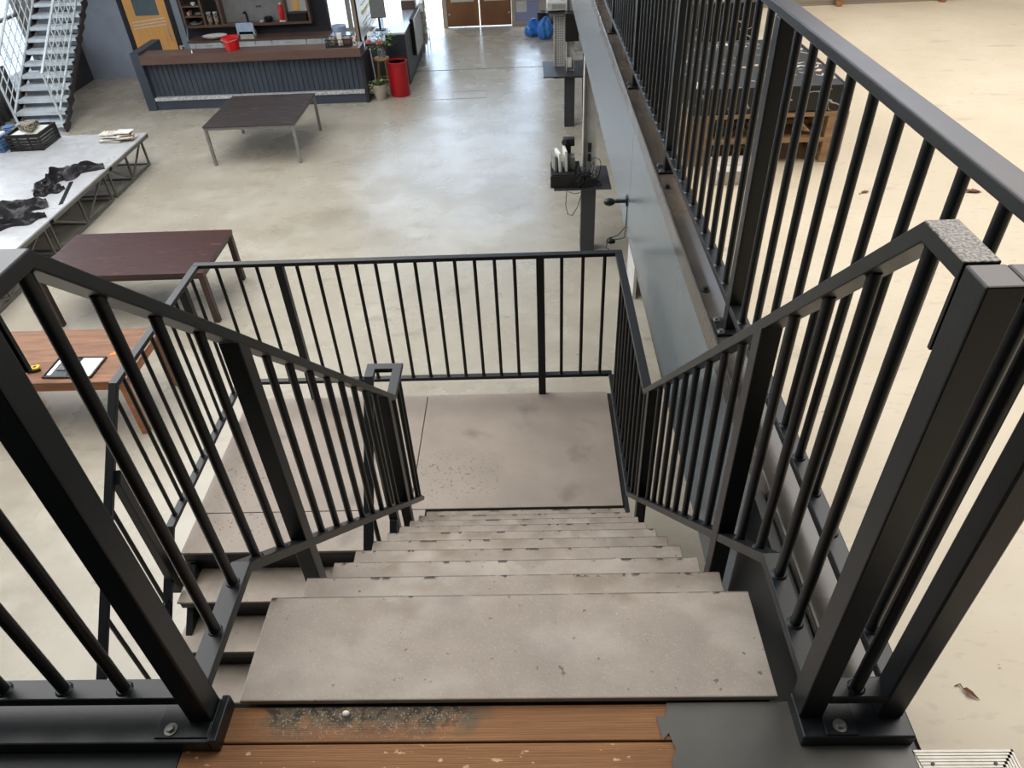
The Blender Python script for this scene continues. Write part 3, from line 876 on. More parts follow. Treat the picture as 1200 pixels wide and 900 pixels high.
drape('long black cloth lying nearest the stage edge', [(-6.53, 8.98, .6), (-6.75, 8.82, .6), (-7.05, 8.62, .6), (-7.4, 8.5, .6)], .12, .12, 11, (-6.9, 8.7, .6))
# black rubber edge strip with teeth
zs = MB()
a, b = Vector((-6.79, 10.22, .6)), Vector((-6.53, 9.36, .6))
n = 22
dv = (b - a) / n
sd = Vector((-dv.y, dv.x, 0)).normalized()
for i in range(n):
    p = a + dv * i
    q = p + dv * .55
    zs.prism([(p.x - sd.x * .01, p.y - sd.y * .01), (q.x - sd.x * .01, q.y - sd.y * .01), (q.x + sd.x * .05, q.y + sd.y * .05), (p.x + sd.x * .05, p.y + sd.y * .05)], .601, .609)
    r = p + dv
    zs.prism([(p.x - sd.x * .012, p.y - sd.y * .012), (r.x - sd.x * .012, r.y - sd.y * .012), (r.x + sd.x * .01, r.y + sd.y * .01), (p.x + sd.x * .01, p.y + sd.y * .01)], .601, .606)
solo('toothed_strip', zs, M['black'], 'thin black toothed strip lying along the white stage near its edge', 'strip', (-6.66, 9.79, .6), world=True)
# crates
def crate(label, x, y, rz, w, d, h, m, slots=True):
    t = thing('crate', label, 'crate', (x, y, .6), rz)
    c = MB().box(-w / 2, w / 2, -d / 2, d / 2, 0, .012)
    for sx in (-1, 1):
        for k in range(5):
            z = .012 + k * h / 5
            c.box(sx * w / 2 - .008, sx * w / 2 + .008, -d / 2, d / 2, z, z + h / 5 * .62 if k < 4 else h)
    for sy in (-1, 1):
        for k in range(5):
            z = .012 + k * h / 5
            c.box(-w / 2, w / 2, sy * d / 2 - .008, sy * d / 2 + .008, z, z + h / 5 * .62 if k < 4 else h)
    for sx in (-1, -.33, .33, 1):
        for sy in (-1, 1):
            c.box(sx * w / 2 - .012, sx * w / 2 + .012, sy * d / 2 - .012, sy * d / 2 + .012, 0, h)
    part('basket', c, m, t)
    r = MB()
    for sy in (-1, 1): r.box(-w / 2 - .014, w / 2 + .014, sy * d / 2 - .014, sy * d / 2 + .014, h, h + .02)
    for sx in (-1, 1): r.box(sx * w / 2 - .014, sx * w / 2 + .014, -d / 2, d / 2, h, h + .02)
    part('rim', r, m, t)
    return t
crate('black slatted plastic crate of papers on the stage', -8.30, 12.0, .03, .58, .62, .27, M['black'])
crate('blue plastic crate of packets at the left end of the stage', -8.98, 11.86, .05, .55, .45, .24, M['bluecrate'])
rnd = random.Random(4)
for i, (dx, dy, mt) in enumerate(((-.12, -.12, 'paper'), (.10, -.08, 'print2'), (-.08, .14, 'print2'), (.12, .16, 'paper'), (.0, .02, 'clutter'))):
    solo('paper_bundle', MB().box(-.11, .11, -.14, .14, 0, (.25, .22, .27, .24, .10)[i]), M[mt], ['white paper bundle at the near left of the black crate', 'pale leaflet bundle at the near right of the black crate', 'yellowish leaflet bundle at the far left of the black crate', 'white paper bundle at the far right of the black crate', 'mixed small printed bundle in the middle of the black crate'][i], 'papers', (-8.30 + dx * .95, 12.0 + dy * .95, .614 + (.001 if i < 4 else .28)), rnd.uniform(-.06, .06), group='papers in the black crate')
for i, (dx, dy, mt) in enumerate(((-.13, 0, 'print2'), (.02, -.05, 'greenlt'), (.15, .03, 'paper'))):
    solo('packet', MB().box(-.06, .06, -.13, .13, 0, .25), M[mt], ['printed packet at the left in the blue crate', 'light green packet in the middle of the blue crate', 'white packet at the right in the blue crate'][i], 'packet', (-8.98 + dx, 11.86 + dy, .613), rnd.uniform(-.1, .1), group='packets in the blue crate', bevel=.01)
wc = thing('container', 'round white tub with a blue lid behind the blue crate', 'tub', (-8.86, 12.27, .601))
part('tub', MB().lathe([(.09, 0), (.10, .24)], n=20), M['paper'], wc, smooth=True)
part('lid', MB().lathe([(.105, .24), (.105, .262), (.0, .265)], n=20), M['bluecrate'], wc, smooth=True)
# magazines
for i in range(12):
    a = rnd.uniform(-.3, .3)
    x = -6.98 + (i % 3) * .16 + rnd.uniform(-.03, .03)
    y = 12.07 + rnd.uniform(-.05, .05)
    solo('magazine', MB().box(-.14, .14, -.105, .105, 0, .013), M[('print', 'print2', 'print', 'paper')[i % 4]], 'printed magazine in the loose pile at the far corner of the stage', 'magazine', (x, y, .601 + i * .0135), a, group='magazines at the stage corner')

# ------------------------------------------------------------------ bar
BY = 15.6
bar = thing('bar_counter', 'long bar counter with dark plank front and brown top', 'bar', (-5.3, 15.8, 0))
part('countertop', MB().box(-7.69, -2.90, 15.50, 15.98, .985, 1.165), M['brownwood'], bar, world=True, bevel=.005)
part('side_panel', MB().box(-7.90, -7.70, 15.57, 16.75, 0, 1.215), M['barplank'], bar, world=True, bevel=.004)
part('end_panel', MB().box(-2.955, -2.885, 15.58, 16.35, 0, .984), M['walldark'], bar, world=True, bevel=.003)
n = 42
w = (7.69 - 2.96) / n
fb = MB()
rnd = random.Random(12)
for i in range(n):
    x = -7.69 + i * w
    o = rnd.uniform(0, .008)
    fb.box(x + .006, x + w - .006, 15.70 - o, 15.74, .25, .98)
part('plank_front', fb, M['barplank'], bar, world=True, bevel=.003)
part('carcass', MB().box(-7.69, -2.96, 15.745, 15.95, .0, .98), M['blackmat'], bar, world=True)
part('plinth', MB().box(-7.69, -2.96, 15.61, 15.70, 0, .20), M['barplank'], bar, world=True)
part('foot_strip', MB().box(-7.69, -2.96, 15.585, 15.70, .20, .262), M['chrome'], bar, world=True, bevel=.004, label='silver checker-plate foot strip')
bk = thing('bucket', 'red plastic bucket standing on the brown bar top', 'bucket', (-5.71, 15.78, 1.166))
part('body', MB().lathe([(.145, 0), (.15, .005), (.185, .24), (.175, .24), (.14, .015), (0, .012)], n=8), M['red'], bk)
part('rim', MB().lathe([(.186, .235), (.197, .24), (.197, .256), (.178, .256), (.178, .24)], n=8), M['red'], bk)
part('handle', MB().tube([(-.19, 0, .245), (-.17, -.12, .22), (0, -.2, .19), (.17, -.12, .22), (.19, 0, .245)], .005, 6), M['ltgrey'], bk, smooth=True)
wb = thing('wire_basket', 'black wire basket with small items at the right end of the bar', 'basket', (-3.36, 15.75, 1.166))
wr = MB()
X, Y, Z = .27, .17, .15
for z in (.005, .075, Z):
    for p, q in (((-X, -Y, z), (X, -Y, z)), ((X, -Y, z), (X, Y, z)), ((X, Y, z), (-X, Y, z)), ((-X, Y, z), (-X, -Y, z))):
        wr.bar(p, q, .012, .012)
for i in range(9):
    x = -X + i * 2 * X / 8
    wr.bar((x, -Y, 0), (x, -Y, Z), .008, .008).bar((x, Y, 0), (x, Y, Z), .008, .008)
for i in range(1, 6):
    y = -Y + i * 2 * Y / 6
    wr.bar((-X, y, 0), (-X, y, Z), .008, .008).bar((X, y, 0), (X, y, Z), .008, .008)
part('wires', wr, M['black'], wb)
part('base', MB().box(-X, X, -Y, Y, 0, .01), M['black'], wb)
for i, (dx, dy, sx, sy, sz, mt, nm, lb) in enumerate(((.02, -.03, .10, .08, .24, 'paper', 'milk_carton', 'white carton standing in the wire basket on the bar'), (.15, .05, .16, .12, .13, 'wood', 'wooden_box', 'brown box at the right in the wire basket'), (-.16, .04, .12, .12, .10, 'clutter', 'packet', 'mixed packet at the left in the wire basket'), (-.08, .08, .07, .07, .16, 'wood', 'jar', 'brown jar behind the carton in the wire basket'))):
    solo(nm, MB().prism([(-sx / 2, -sy / 2 + .01), (-sx / 2 + .01, -sy / 2), (sx / 2, -sy / 2), (sx / 2, sy / 2), (-sx / 2, sy / 2)], 0, sz), M[mt], lb, 'bar item', (-3.36 + dx, 15.75 + dy, 1.178), 0, bevel=.006)
solo('paper_stand', MB().box(-.05, .05, -.01, .01, 0, .19).box(-.05, .05, -.03, .04, 0, .006), M['print'], 'small printed stand beside the wire basket at the bar end', 'stand', (-3.02, 15.70, 1.166), -.3)
solo('bottle_opener', MB().cyl((0, 0, 0), (0, 0, .06), .018, .012, n=12), M['paper'], 'tiny white cap standing on the bar top left of the red bucket', 'cap', (-6.55, 15.62, 1.166))
# back counter
bc = thing('back_counter', 'low back counter with brown top and white fridge fronts behind the bar', 'counter', (-5.7, 18.0, 0))
part('countertop', MB().box(-7.53, -4.10, 17.74, WY - .003, .87, .91), M['brownwood'], bc, world=True, bevel=.004)
for i, (x0, x1) in enumerate(((-7.50, -7.36), (-7.35, -6.70), (-6.66, -5.90), (-5.88, -5.50), (-5.48, -4.66), (-4.63, -4.28), (-4.27, -3.62))):
    d = part('door', MB().box(x0, x1, 17.76, 17.80, .08, .865), M['fridge'], bc, world=True, bevel=.006)
    if i not in (0, 3):
        h0 = MB().box((x0 + x1) / 2 - .10, (x0 + x1) / 2 + .10, 17.745, 17.76, .80, .815)
        h0.move(-base_of(bc)); link('handle', h0.mesh('handle', M['ltgrey']), d)
part('carcass', MB().box(-7.50, -3.62, 17.805, WY - .003, 0, .868), M['ltgrey'], bc, world=True)
part('top_extension', MB().box(-4.095, -3.60, 17.74, 18.2, .868, .888), M['whitegloss'], bc, world=True)
pt = thing('platter', 'large oval white platter on the back counter', 'platter', (-6.90, 17.93, .911), .12)
part('dish', MB().lathe([(.06, 0), (.20, .03), (.25, .075), (.235, .075), (.19, .04), (0, .02)], n=24), M['paper'], pt, smooth=True).scale = (1.2, .85, 1)
bx = thing('storage_box', 'translucent storage box propped up with its lid on the back counter', 'box', (-6.06, 17.90, .911))
part('tub', MB().prism([(-.17, -.12), (.17, -.12), (.17, .12), (-.17, .12)], 0, .03).box(-.17, .17, -.12, -.11, .03, .16).box(-.17, .17, .11, .12, .03, .16).box(-.17, -.16, -.12, .12, .03, .16).box(.16, .17, -.12, .12, .03, .16), M['ltgrey'], bx)
ld = MB().box(-.19, .19, -.12, -.10, .10, .33).box(-.21, -.185, -.13, -.09, .08, .35).box(.185, .21, -.13, -.09, .08, .35).box(-.21, .21, -.13, -.09, .33, .35)
part('lid', ld, M['clearbox'], bx, bevel=.004)
# wall shelf unit with a pass-through recess
cy = 18.0
sh = thing('shelf_unit', 'wide brown wall unit with cubbyholes on the left and an open bay on the right', 'shelf', (-6.0, 18.12, 1.15))
f = MB()
f.box(-7.575, -4.50, cy, WY - .003, 1.146, 1.20)
f.box(-7.575, -7.525, cy, WY - .003, 1.20, 2.45)
f.box(-4.555, -4.50, cy, WY - .003, 1.20, 2.45)
f.box(-7.575, -4.50, cy, WY - .003, 2.45, 2.50)
part('frame', f, M['brownwood'], sh, world=True)
part('divider', MB().box(-7.10, -7.05, cy, WY - .003, 1.20, 2.45), M['brownwood'], sh, world=True)
part('divider', MB().box(-6.68, -6.62, cy, WY - .003, 1.20, 2.45), M['brownwood'], sh, world=True)
part('divider', MB().box(-5.12, -5.07, cy, WY - .003, 1.20, 2.45), M['brownwood'], sh, world=True)
for z in (1.375, 1.595):
    part('shelf', MB().box(-7.525, -7.10, cy, WY - .003, z, z + .03), M['brownwood'], sh, world=True)
part('back_panel', MB().box(-7.525, -6.68, WY - .03, WY - .004, 1.20, 2.45), M['blackmat'], sh, world=True)
part('recess_panel', MB().box(-6.62, -5.12, WY - .03, WY - .004, 1.20, 2.45), M['grey'], sh, world=True, label='grey panel of the open bay')
part('socket', MB().box(-5.83, -5.70, WY - .036, WY - .031, 1.50, 1.54), M['darkgrey'], sh, world=True)
part('picture_panel', MB().box(-5.07, -4.555, WY - .03, WY - .004, 1.20, 2.45), M['ltgrey'], sh, world=True)
# things in the unit
def cup(label, x, z, r, h, mt, y=18.09, nm='cup'):
    return solo(nm, MB().lathe([(r * .7, 0), (r, h * .6), (r, h), (r * .9, h), (r * .85, h * .4), (0, .01)], n=16), M[mt], label, nm.replace('_', ' '), (x, y, z), smooth=True)
cup('white cup on the top visible cubbyhole shelf', -7.27, 1.626, .055, .06, 'paper')
cup('pink cup in the middle cubbyhole', -7.45, 1.406, .035, .07, 'pink')
cup('grey tumbler behind the pink cup in the middle cubbyhole', -7.43, 1.406, .04, .10, 'grey', 18.17, 'tumbler')
cup('yellowish bowl at the right in the middle cubbyhole', -7.21, 1.406, .09, .05, 'clutter', 18.1, 'bowl')
cup('stacked dark plate pile in the lowest cubbyhole', -7.32, 1.201, .15, .05, 'grey', 18.1, 'plate_pile')
for x, lb in ((-6.97, 'left glass jar with dark filling in the tall cubbyhole'), (-6.81, 'right glass jar with dark filling in the tall cubbyhole')):
    j = thing('jar', lb, 'jar', (x, 18.1, 1.201), group='jars in the tall cubbyhole')
    part('body', MB().lathe([(.055, 0), (.06, .01), (.06, .2), (.05, .235)], n=16), M['clutter'], j, smooth=True)
    part('lid', MB().lathe([(.054, .235), (.054, .265), (0, .268)], n=16), M['chrome'], j, smooth=True)
tp = thing('tap', 'black tap in the open bay of the wall unit', 'tap', (-6.07, 18.12, 1.20))
part('spout', MB().tube([(0, 0, 0), (0, 0, .20), (-.01, -.03, .235), (-.03, -.1, .22)], .022, 10), M['black'], tp, smooth=True)
part('lever', MB().tube([(0, 0, .12), (-.12, 0, .13), (-.32, .02, .11)], .006, 6), M['grey'], tp, smooth=True)
solo('soap_dish', MB().lathe([(.04, 0), (.055, .03), (.05, .03), (0, .012)], n=16), M['paper'], 'small white dish beside the black pot in the open bay', 'dish', (-5.73, 18.1, 1.20), smooth=True)
po = thing('pot', 'black pot in the open bay of the wall unit', 'pot', (-5.56, 18.11, 1.20))
part('body', MB().lathe([(.085, 0), (.10, .02), (.10, .10), (.09, .11), (0, .11)], n=18), M['black'], po, smooth=True)
part('handle', MB().tube([(.09, -.02, .09), (.13, -.03, .08), (.12, -.04, .05)], .012, 8), M['black'], po, smooth=True)
rd = thing('dispenser', 'red cylindrical dispenser on a white foot at the right of the open bay', 'dispenser', (-5.20, 18.09, 1.20))
part('cylinder', MB().lathe([(.055, .03), (.062, .06), (.062, .33), (.05, .36), (.03, .37)], n=18), M['red'], rd, smooth=True)
part('foot', MB().box(-.075, .075, -.06, .06, 0, .03), M['paper'], rd, bevel=.004)
part('cap', MB().lathe([(.032, .37), (.032, .40), (0, .402)], n=14), M['paper'], rd, smooth=True)
bb = thing('box', 'black box standing in the right bay of the wall unit', 'box', (-4.82, 18.12, 1.201))
part('body', MB().box(-.22, .22, -.1, .10, 0, .16), M['blackmat'], bb, bevel=.005)
part('lid', MB().box(-.225, .225, -.105, .105, .16, .18), M['black'], bb, bevel=.004)
solo('picture', MB().box(-.07, .07, -.006, .006, 0, .75), M['orange'], 'narrow wooden board above the black box in the right bay', 'board', (-4.86, WY - .045, 1.40))
# broom handle and extinguisher beside the bar
br = thing('broom', 'pale teal broom handle leaning against the wall left of the wall unit', 'broom', (-7.66, 17.9, 0))
part('stick', MB().cyl((-.05, -.06, .06), (.08, .32, 1.42), .012, n=10), M['greencloth'], br, smooth=True)
part('brush', MB().box(-.18, .08, -.10, -.02, 0, .08), M['black'], br, bevel=.01)
fx = thing('fire_extinguisher', 'small red fire extinguisher standing left of the fridge fronts', 'extinguisher', (-7.66, 17.62, .0))
part('cylinder', MB().lathe([(.07, 0), (.08, .02), (.08, .66), (.06, .74), (.02, .77)], n=18), M['red'], fx, smooth=True)
part('head', MB().lathe([(.02, .77), (.03, .78), (.03, .84), (0, .85)], n=12).box(-.03, .10, -.01, .01, .84, .86), M['ltgrey'], fx, smooth=True)

# ------------------------------------------------------------------ second counter and the corner in front of it
c2 = thing('side_counter', 'dark plank-fronted counter with white tops running towards the double door', 'counter', (-2.3, 18.2, 0))
part('end_face', MB().box(-2.56, -2.12, 16.78, 16.82, 0, 1.10), M['walldark'], c2, world=True, bevel=.003)
sp = MB()
n = 26
for i in range(n):
    y = 16.83 + i * (3.25 / n)
    sp.box(-2.165, -2.115 + random.Random(i).uniform(0, .006), y + .004, y + 3.25 / n - .004, .10, 1.10)
part('plank_side', sp, M['barplank2'], c2, world=True)
part('carcass', MB().box(-2.56, -2.17, 16.83, 20.08, 0, 1.095), M['blackmat'], c2, world=True)
part('bar_top', MB().box(-2.57, -2.10, 16.76, 20.10, 1.101, 1.14), M['whitegloss'], c2, world=True, bevel=.003)
part('work_top', MB().box(-3.05, -2.58, 16.95, 20.1, .90, .94), M['whitegloss'], c2, world=True, bevel=.003)
part('work_carcass', MB().box(-3.03, -2.58, 17.0, 20.08, 0, .898), M['darkgrey'], c2, world=True)
part('plinth', MB().box(-2.168, -2.105, 16.83, 20.08, 0, .10), M['darkgrey'], c2, world=True)
nb = thing('notice_box', 'pale grey display box fixed to the side of the side counter', 'display box', (-2.04, 18.3, .40))
part('body', MB().box(-2.113, -2.02, 17.74, 19.0, .40, 1.20), M['blackmat'], nb, world=True, bevel=.003)
part('front_panel', MB().box(-2.019, -1.995, 17.74, 19.0, .40, 1.20), M['pale'], nb, world=True, bevel=.003)
bxs = ((16.9, .0),)
for i, (y, z, mt, lb) in enumerate(((19.15, .30, 'print', 'lowest printed leaflet box in the rack beyond the display box'), (19.15, .55, 'print2', 'second leaflet box from the bottom in the rack'), (19.15, .80, 'print', 'third leaflet box from the bottom in the rack'), (19.15, 1.05, 'print2', 'topmost leaflet box in the rack'))):
    solo('leaflet_box', MB().box(-.07, .07, 0, .55, 0, .02).box(-.07, -.06, 0, .55, .02, .16).box(-.05, .06, .02, .5, .02, .20), M[mt], lb, 'leaflet box', (-2.01, y, z), group='leaflet boxes in the rack')
rk = thing('leaflet_rack', 'narrow wire leaflet rack standing at the far end of the side counter', 'rack', (-2.0, 19.4, 0))
rm = MB()
for x in (-2.085, -1.925):
    for y in (19.12, 19.75):
        rm.cyl((x, y, 0), (x, y, 1.35), .008, n=8)
for z in (.29, .54, .79, 1.04, 1.34):
    for p, q in (((-2.085, 19.12, z), (-1.925, 19.12, z)), ((-2.085, 19.75, z), (-1.925, 19.75, z)), ((-2.085, 19.12, z), (-2.085, 19.75, z)), ((-1.925, 19.12, z), (-1.925, 19.75, z))):
        rm.cyl(p, q, .006, n=6)
part('frame', rm, M['ltgrey'], rk, world=True)
bxx = thing('box', 'dark brown box on the far end of the side counter', 'box', (-2.3, 19.2, 1.14))
part('body', MB().box(-.17, .17, -.15, .15, 0, .2), M['brownwood'], bxx, bevel=.004)
part('lid', MB().box(-.175, .175, -.155, .155, .2, .23), M['paper'], bxx, bevel=.004)
mn = thing('monitor', 'grey-screened monitor on a dark stand left of the side counter', 'monitor', (-2.87, 18.0, .94))
part('screen', MB().box(-.16, .16, -.03, -.025, .28, .72), M['grey'], mn)
part('housing', MB().box(-.175, .175, -.024, .02, .265, .735), M['black'], mn, bevel=.005)
part('stand', MB().cyl((0, 0, .02), (0, 0, .28), .025, n=12).box(-.12, .12, -.1, .08, 0, .02), M['black'], mn)
sg = thing('whiteboard', 'white panel with a yellow marker stripe standing in depth left of the side counter', 'whiteboard', (-3.56, 20.0, .0))
part('panel', MB().box(-3.58, -3.55, 18.85, 21.6, .50, 1.60), M['boardwhite'], sg, world=True, bevel=.004)
part('post', MB().box(-3.585, -3.545, 18.82, 18.85, .0, 1.60), M['black'], sg, world=True)
part('post', MB().box(-3.585, -3.545, 21.6, 21.63, 0, 1.60), M['black'], sg, world=True)
part('highlight', MB().box(-3.549, -3.546, 19.35, 20.7, .99, 1.08), M['hilite'], sg, world=True)
sc = MB()
rnd = random.Random(21)
for ln, z in enumerate((1.22, .82, .72, .62)):
    y = 19.3
    while y < 20.9:
        q = rnd.uniform(.05, .12)
        sc.bar((-3.547, y, z + rnd.uniform(-.02, .02)), (-3.547, y + q, z + rnd.uniform(-.02, .03)), .003, .014)
        y += q + rnd.uniform(.01, .05)
part('scribble', sc, M['ink'], sg, world=True)
tb = thing('tub', 'clear plastic tub at the right end of the back counter', 'tub', (-3.86, 17.96, .889))
part('body', MB().lathe([(.14, 0), (.15, .01), (.18, .20), (.17, .20), (.14, .02), (0, .015)], n=20), M['clearbox'], tb, smooth=True)
ps = MB()
for z in (1.25, 1.42, 1.58):
    ps.bar((-4.03, 19.97, z), (-3.97, 19.97, z + .07), .004, .016)
dsg = thing('door_sign', 'tall white strip with three slanted pencil marks behind the bar wall', 'sign', (-4.0, 19.974, 0))
part('strip', MB().box(-4.08, -3.95, 19.972, 19.978, 0, 1.9), M['paper'], dsg, world=True)
part('pencil_marks', ps, M['ink'], dsg, world=True)
solo('beige_panel', MB().box(-3.90, -3.74, 19.95, 19.97, .0, 2.4), M['beige'], 'narrow beige panel against the glazing behind the bar wall', 'panel', (-3.8, 19.96, .1), world=True)
solo('dark_post', MB().box(-3.71, -3.63, 19.92, 19.97, .0, 2.6).box(-3.69, -3.65, 19.90, 19.92, 1.15, 1.20), M['black'], 'narrow dark upright with a bright catch beside the beige panel', 'post', (-3.67, 19.95, .1), world=True)
# bin, stool, pot plant, flowers
bn = thing('bin', 'tall red waste bin beside the wooden stool', 'bin', (-2.24, 16.05, 0))
part('body', MB().lathe([(.205, 0), (.215, .01), (.215, .72), (.205, .72), (.2, .03), (0, .02)], n=32), M['redbin'], bn, smooth=True)
part('rim', MB().lathe([(.216, .70), (.224, .705), (.224, .735), (.204, .735), (.204, .70)], n=32), M['redbin'], bn, smooth=True)
part('groove', MB().lathe([(.2165, .60), (.2175, .604), (.2165, .608)], n=32), M['redbin'], bn, smooth=True)
sx, sy = -2.62, 16.30
sl = thing('stool', 'round bentwood bar stool carrying the flower vase', 'stool', (sx, sy, 0))
part('seat', MB().lathe([(.15, .70), (.175, .715), (.175, .745), (.16, .755), (0, .75)], n=24), M['bamboo'], sl, smooth=True)
for a in range(4):
    an = PI / 4 + a * PI / 2
    c, q = math.cos(an), math.sin(an)
    part('leg', MB().tube([(.11 * c, .11 * q, .71), (.15 * c, .15 * q, .35), (.20 * c, .20 * q, 0)], .014, 8), M['bamboo'], sl, smooth=True)
rr = []
for i in range(25):
    an = i * 2 * PI / 24
    rr.append((.155 * math.cos(an), .155 * math.sin(an), .30))
part('ring', MB().tube(rr, .010, 8), M['bamboo'], sl, smooth=True)
for a in range(4):
    an = a * PI / 2 + PI / 4
    b0 = an + .5
    part('brace', MB().tube([(.13 * math.cos(an), .13 * math.sin(an), .52), (.11 * math.cos(an + .3), .11 * math.sin(an + .3), .63), (.08 * math.cos(b0), .08 * math.sin(b0), .70)], .008, 6), M['bamboo'], sl, smooth=True)
vs = thing('vase', 'clear glass vase on the stool seat', 'vase', (sx + .02, sy, .756))
part('body', MB().lathe([(.06, 0), (.085, .03), (.09, .13), (.06, .19), (.055, .21), (.05, .21), (.055, .19), (.083, .13), (.078, .035), (0, .015)], n=24), mat('vase_glass', s(206, 214, 218), .06, trans=.75), vs, smooth=True)
bq = thing('bouquet', 'bouquet of pink blooms and green foliage in the glass vase', 'flowers', (sx + .02, sy, .80))
rnd = random.Random(31)
for i, (dx, dy, z) in enumerate(((-.24, -.05, .27), (.0, -.10, .26))):
    part('stem', MB().tube([(0, 0, .0), (dx * .3, dy * .3, .15), (dx, dy, z)], .004, 6), M['green'], bq, smooth=True)
    fl = MB()
    for rr_ in range(3):
        for k in range(9):
            an = k * 2 * PI / 9 + rr_ * .35
            el = .2 + rr_ * .45
            fl.leafblade((dx, dy, z), (math.cos(an) * math.cos(el), math.sin(an) * math.cos(el), math.sin(el)), (0, 0, 1), .10, .065)
    part('bloom', fl, M['pink'], bq)
gl, gd = MB(), MB()
for k in range(95):
    an = rnd.uniform(0, 2 * PI)
    r = rnd.uniform(.03, .24)
    z = rnd.uniform(.16, .46)
    p = (.04 + r * math.cos(an), r * math.sin(an), z)
    (gl if (p[0] > .08 and z > .26) or rnd.random() < .3 else gd).leafblade(p, (math.cos(an), math.sin(an), rnd.uniform(-.2, .9)), (0, 0, 1), rnd.uniform(.06, .13), rnd.uniform(.025, .05))
part('foliage', gd, M['green'], bq); part('foliage', gl, M['greenlt'], bq)
tw = MB()
for q in ((.30, .0, .40), (.38, -.03, .28), (-.12, 0, .60), (-.04, .05, .55), (.12, .02, .55)):
    tw.tube([(0, 0, .1), (q[0] * .4, q[1] * .4, q[2] * .6), q], .003, 5)
part('twigs', tw, M['green'], bq, smooth=True)
solo('white_stick', MB().cyl((0, 0, 0), (-.05, .03, .98), .012, n=10).cyl((-.05, .03, .98), (-.05, .03, 1.0), .022, n=10), M['ltgrey'], 'thin white stick standing between the bar end and the stool', 'stick', (-2.74, 16.0, 0), smooth=True)
pp = thing('plant_pot', 'pale stone pot with a small leafy plant beside the bar end', 'potted plant', (-2.66, 15.80, 0))
part('pot', MB().lathe([(.115, 0), (.12, .01), (.16, .30), (.165, .33), (.15, .33), (.145, .29), (0, .28)], n=28), M['terracotta'], pp, smooth=True)
fo_ = MB(); f2 = MB()
rnd = random.Random(8)
for k in range(110):
    an = rnd.uniform(0, 2 * PI); r = rnd.uniform(.0, .13)
    (f2 if rnd.random() < .3 else fo_).leafblade((r * math.cos(an), r * math.sin(an), rnd.uniform(.28, .36)), (math.cos(an), math.sin(an), rnd.uniform(.2, 1.6)), (0, 0, 1), rnd.uniform(.06, .12), rnd.uniform(.03, .05))
for k in range(40):
    f2.leafblade((-.15 + rnd.uniform(-.05, .04), -.06 + rnd.uniform(-.05, .05), rnd.uniform(.14, .40)), (rnd.uniform(-1, .2), rnd.uniform(-1, 1), rnd.uniform(-.6, .8)), (0, 0, 1), .07, .035)
part('foliage', fo_, M['green'], pp); part('foliage', f2, mat('pale_leaf', s(190, 200, 160), .6), pp, label='pale trailing leaves')

# ------------------------------------------------------------------ far right corner: bags, bin
for i, (x, y, sc_, lb) in enumerate(((.80, 20.86, (.24, .22, .22), 'left slumped blue rubbish bag by the double door'), (1.13, 20.44, (.20, .18, .28), 'right upright blue rubbish bag beside the column'))):
    b = thing('rubbish_bag', lb, 'bag', (x, y, 0))
    bm_ = MB().blob((0, 0, sc_[2]), sc_, 26, 16, .10, seed=i + 3)
    vv = []
    for q in bm_.v:
        an = math.atan2(q.y, q.x); t_ = q.z / (2 * sc_[2])
        f_ = 1 + .14 * math.sin(3 * an + i * 2 + 2 * t_) + .09 * math.sin(7 * an + 5 * t_) + .05 * math.sin(13 * an)
        f_ *= 1.18 - .42 * t_
        vv.append(Vector((q.x * f_ + .04 * t_, q.y * f_, max(.0, q.z * (1 + .06 * math.sin(2 * an + i)) - .03))))
    bm_.v = vv
    part('bag', bm_, M['bag'], b, smooth=True)
    part('knot', MB().lathe([(.04, sc_[2] * 1.84), (.02, sc_[2] * 1.92), (.05, sc_[2] * 1.99), (.02, sc_[2] * 1.95)], n=7).move((.05, 0, 0)), M['bag'], b, smooth=True)
bl = thing('bin', 'small black bin behind the blue rubbish bags', 'bin', (1.12, 21.5, 0))
part('body', MB().lathe([(.14, 0), (.17, .45), (.16, .45), (.13, .02), (0, .02)], n=18), M['black'], bl, smooth=True)
part('rim', MB().lathe([(.171, .43), (.182, .435), (.182, .46), (.16, .46)], n=18), M['black'], bl, smooth=True)

# ------------------------------------------------------------------ columns with equipment shelves
def column(label, y, zt=1.0):
    t = thing('steel_column', label, 'column', (1.46, y, 0))
    part('casing', MB().box(1.362, 1.560, y, y + .20, 0, zt - .005), M['darkgrey'], t, world=True, bevel=.004)
    c = MB()
    c.box(1.375, 1.385, y + .10, y + .26, zt + .02, H - .28).box(1.545, 1.555, y + .10, y + .26, zt + .02, H - .28).box(1.385, 1.545, y + .175, y + .185, zt + .02, H - .28)
    part('steel_section', c, M['ltgrey'], t, world=True, label='pale painted steel section')
    return t
c1 = column('grey-cased steel column carrying the shelf with tangled cables, nearer of the two', 8.5)
p = MB().box(.985, 1.76, 8.40, 9.18, .985, 1.0)
part('shelf', p, M['darkgrey'], c1, world=True, bevel=.002)
cc = thing('steel_column', 'grey-cased steel column carrying the perforated stand, farther of the two', 'column', (1.46, 13.6, 0))
part('casing', MB().box(1.362, 1.560, 13.6, 13.80, 0, .985), M['darkgrey'], cc, world=True, bevel=.004)
part('steel_section', MB().box(1.40, 1.41, 13.72, 13.88, 1.02, H - .28).box(1.535, 1.545, 13.72, 13.88, 1.02, H - .28).box(1.41, 1.535, 13.795, 13.805, 1.02, H - .28), M['ltgrey'], cc, world=True)
part('shelf', MB().box(.96, 1.77, 13.46, 14.5, .99, 1.012), M['darkgrey'], cc, world=True, bevel=.002)
part('bracket', MB().box(1.15, 1.75, 13.62, 13.66, .93, .989), M['black'], cc, world=True)
part('switch_box', MB().box(1.42, 1.50, 13.70, 13.725, 1.10, 1.28), M['white'], cc, world=True)
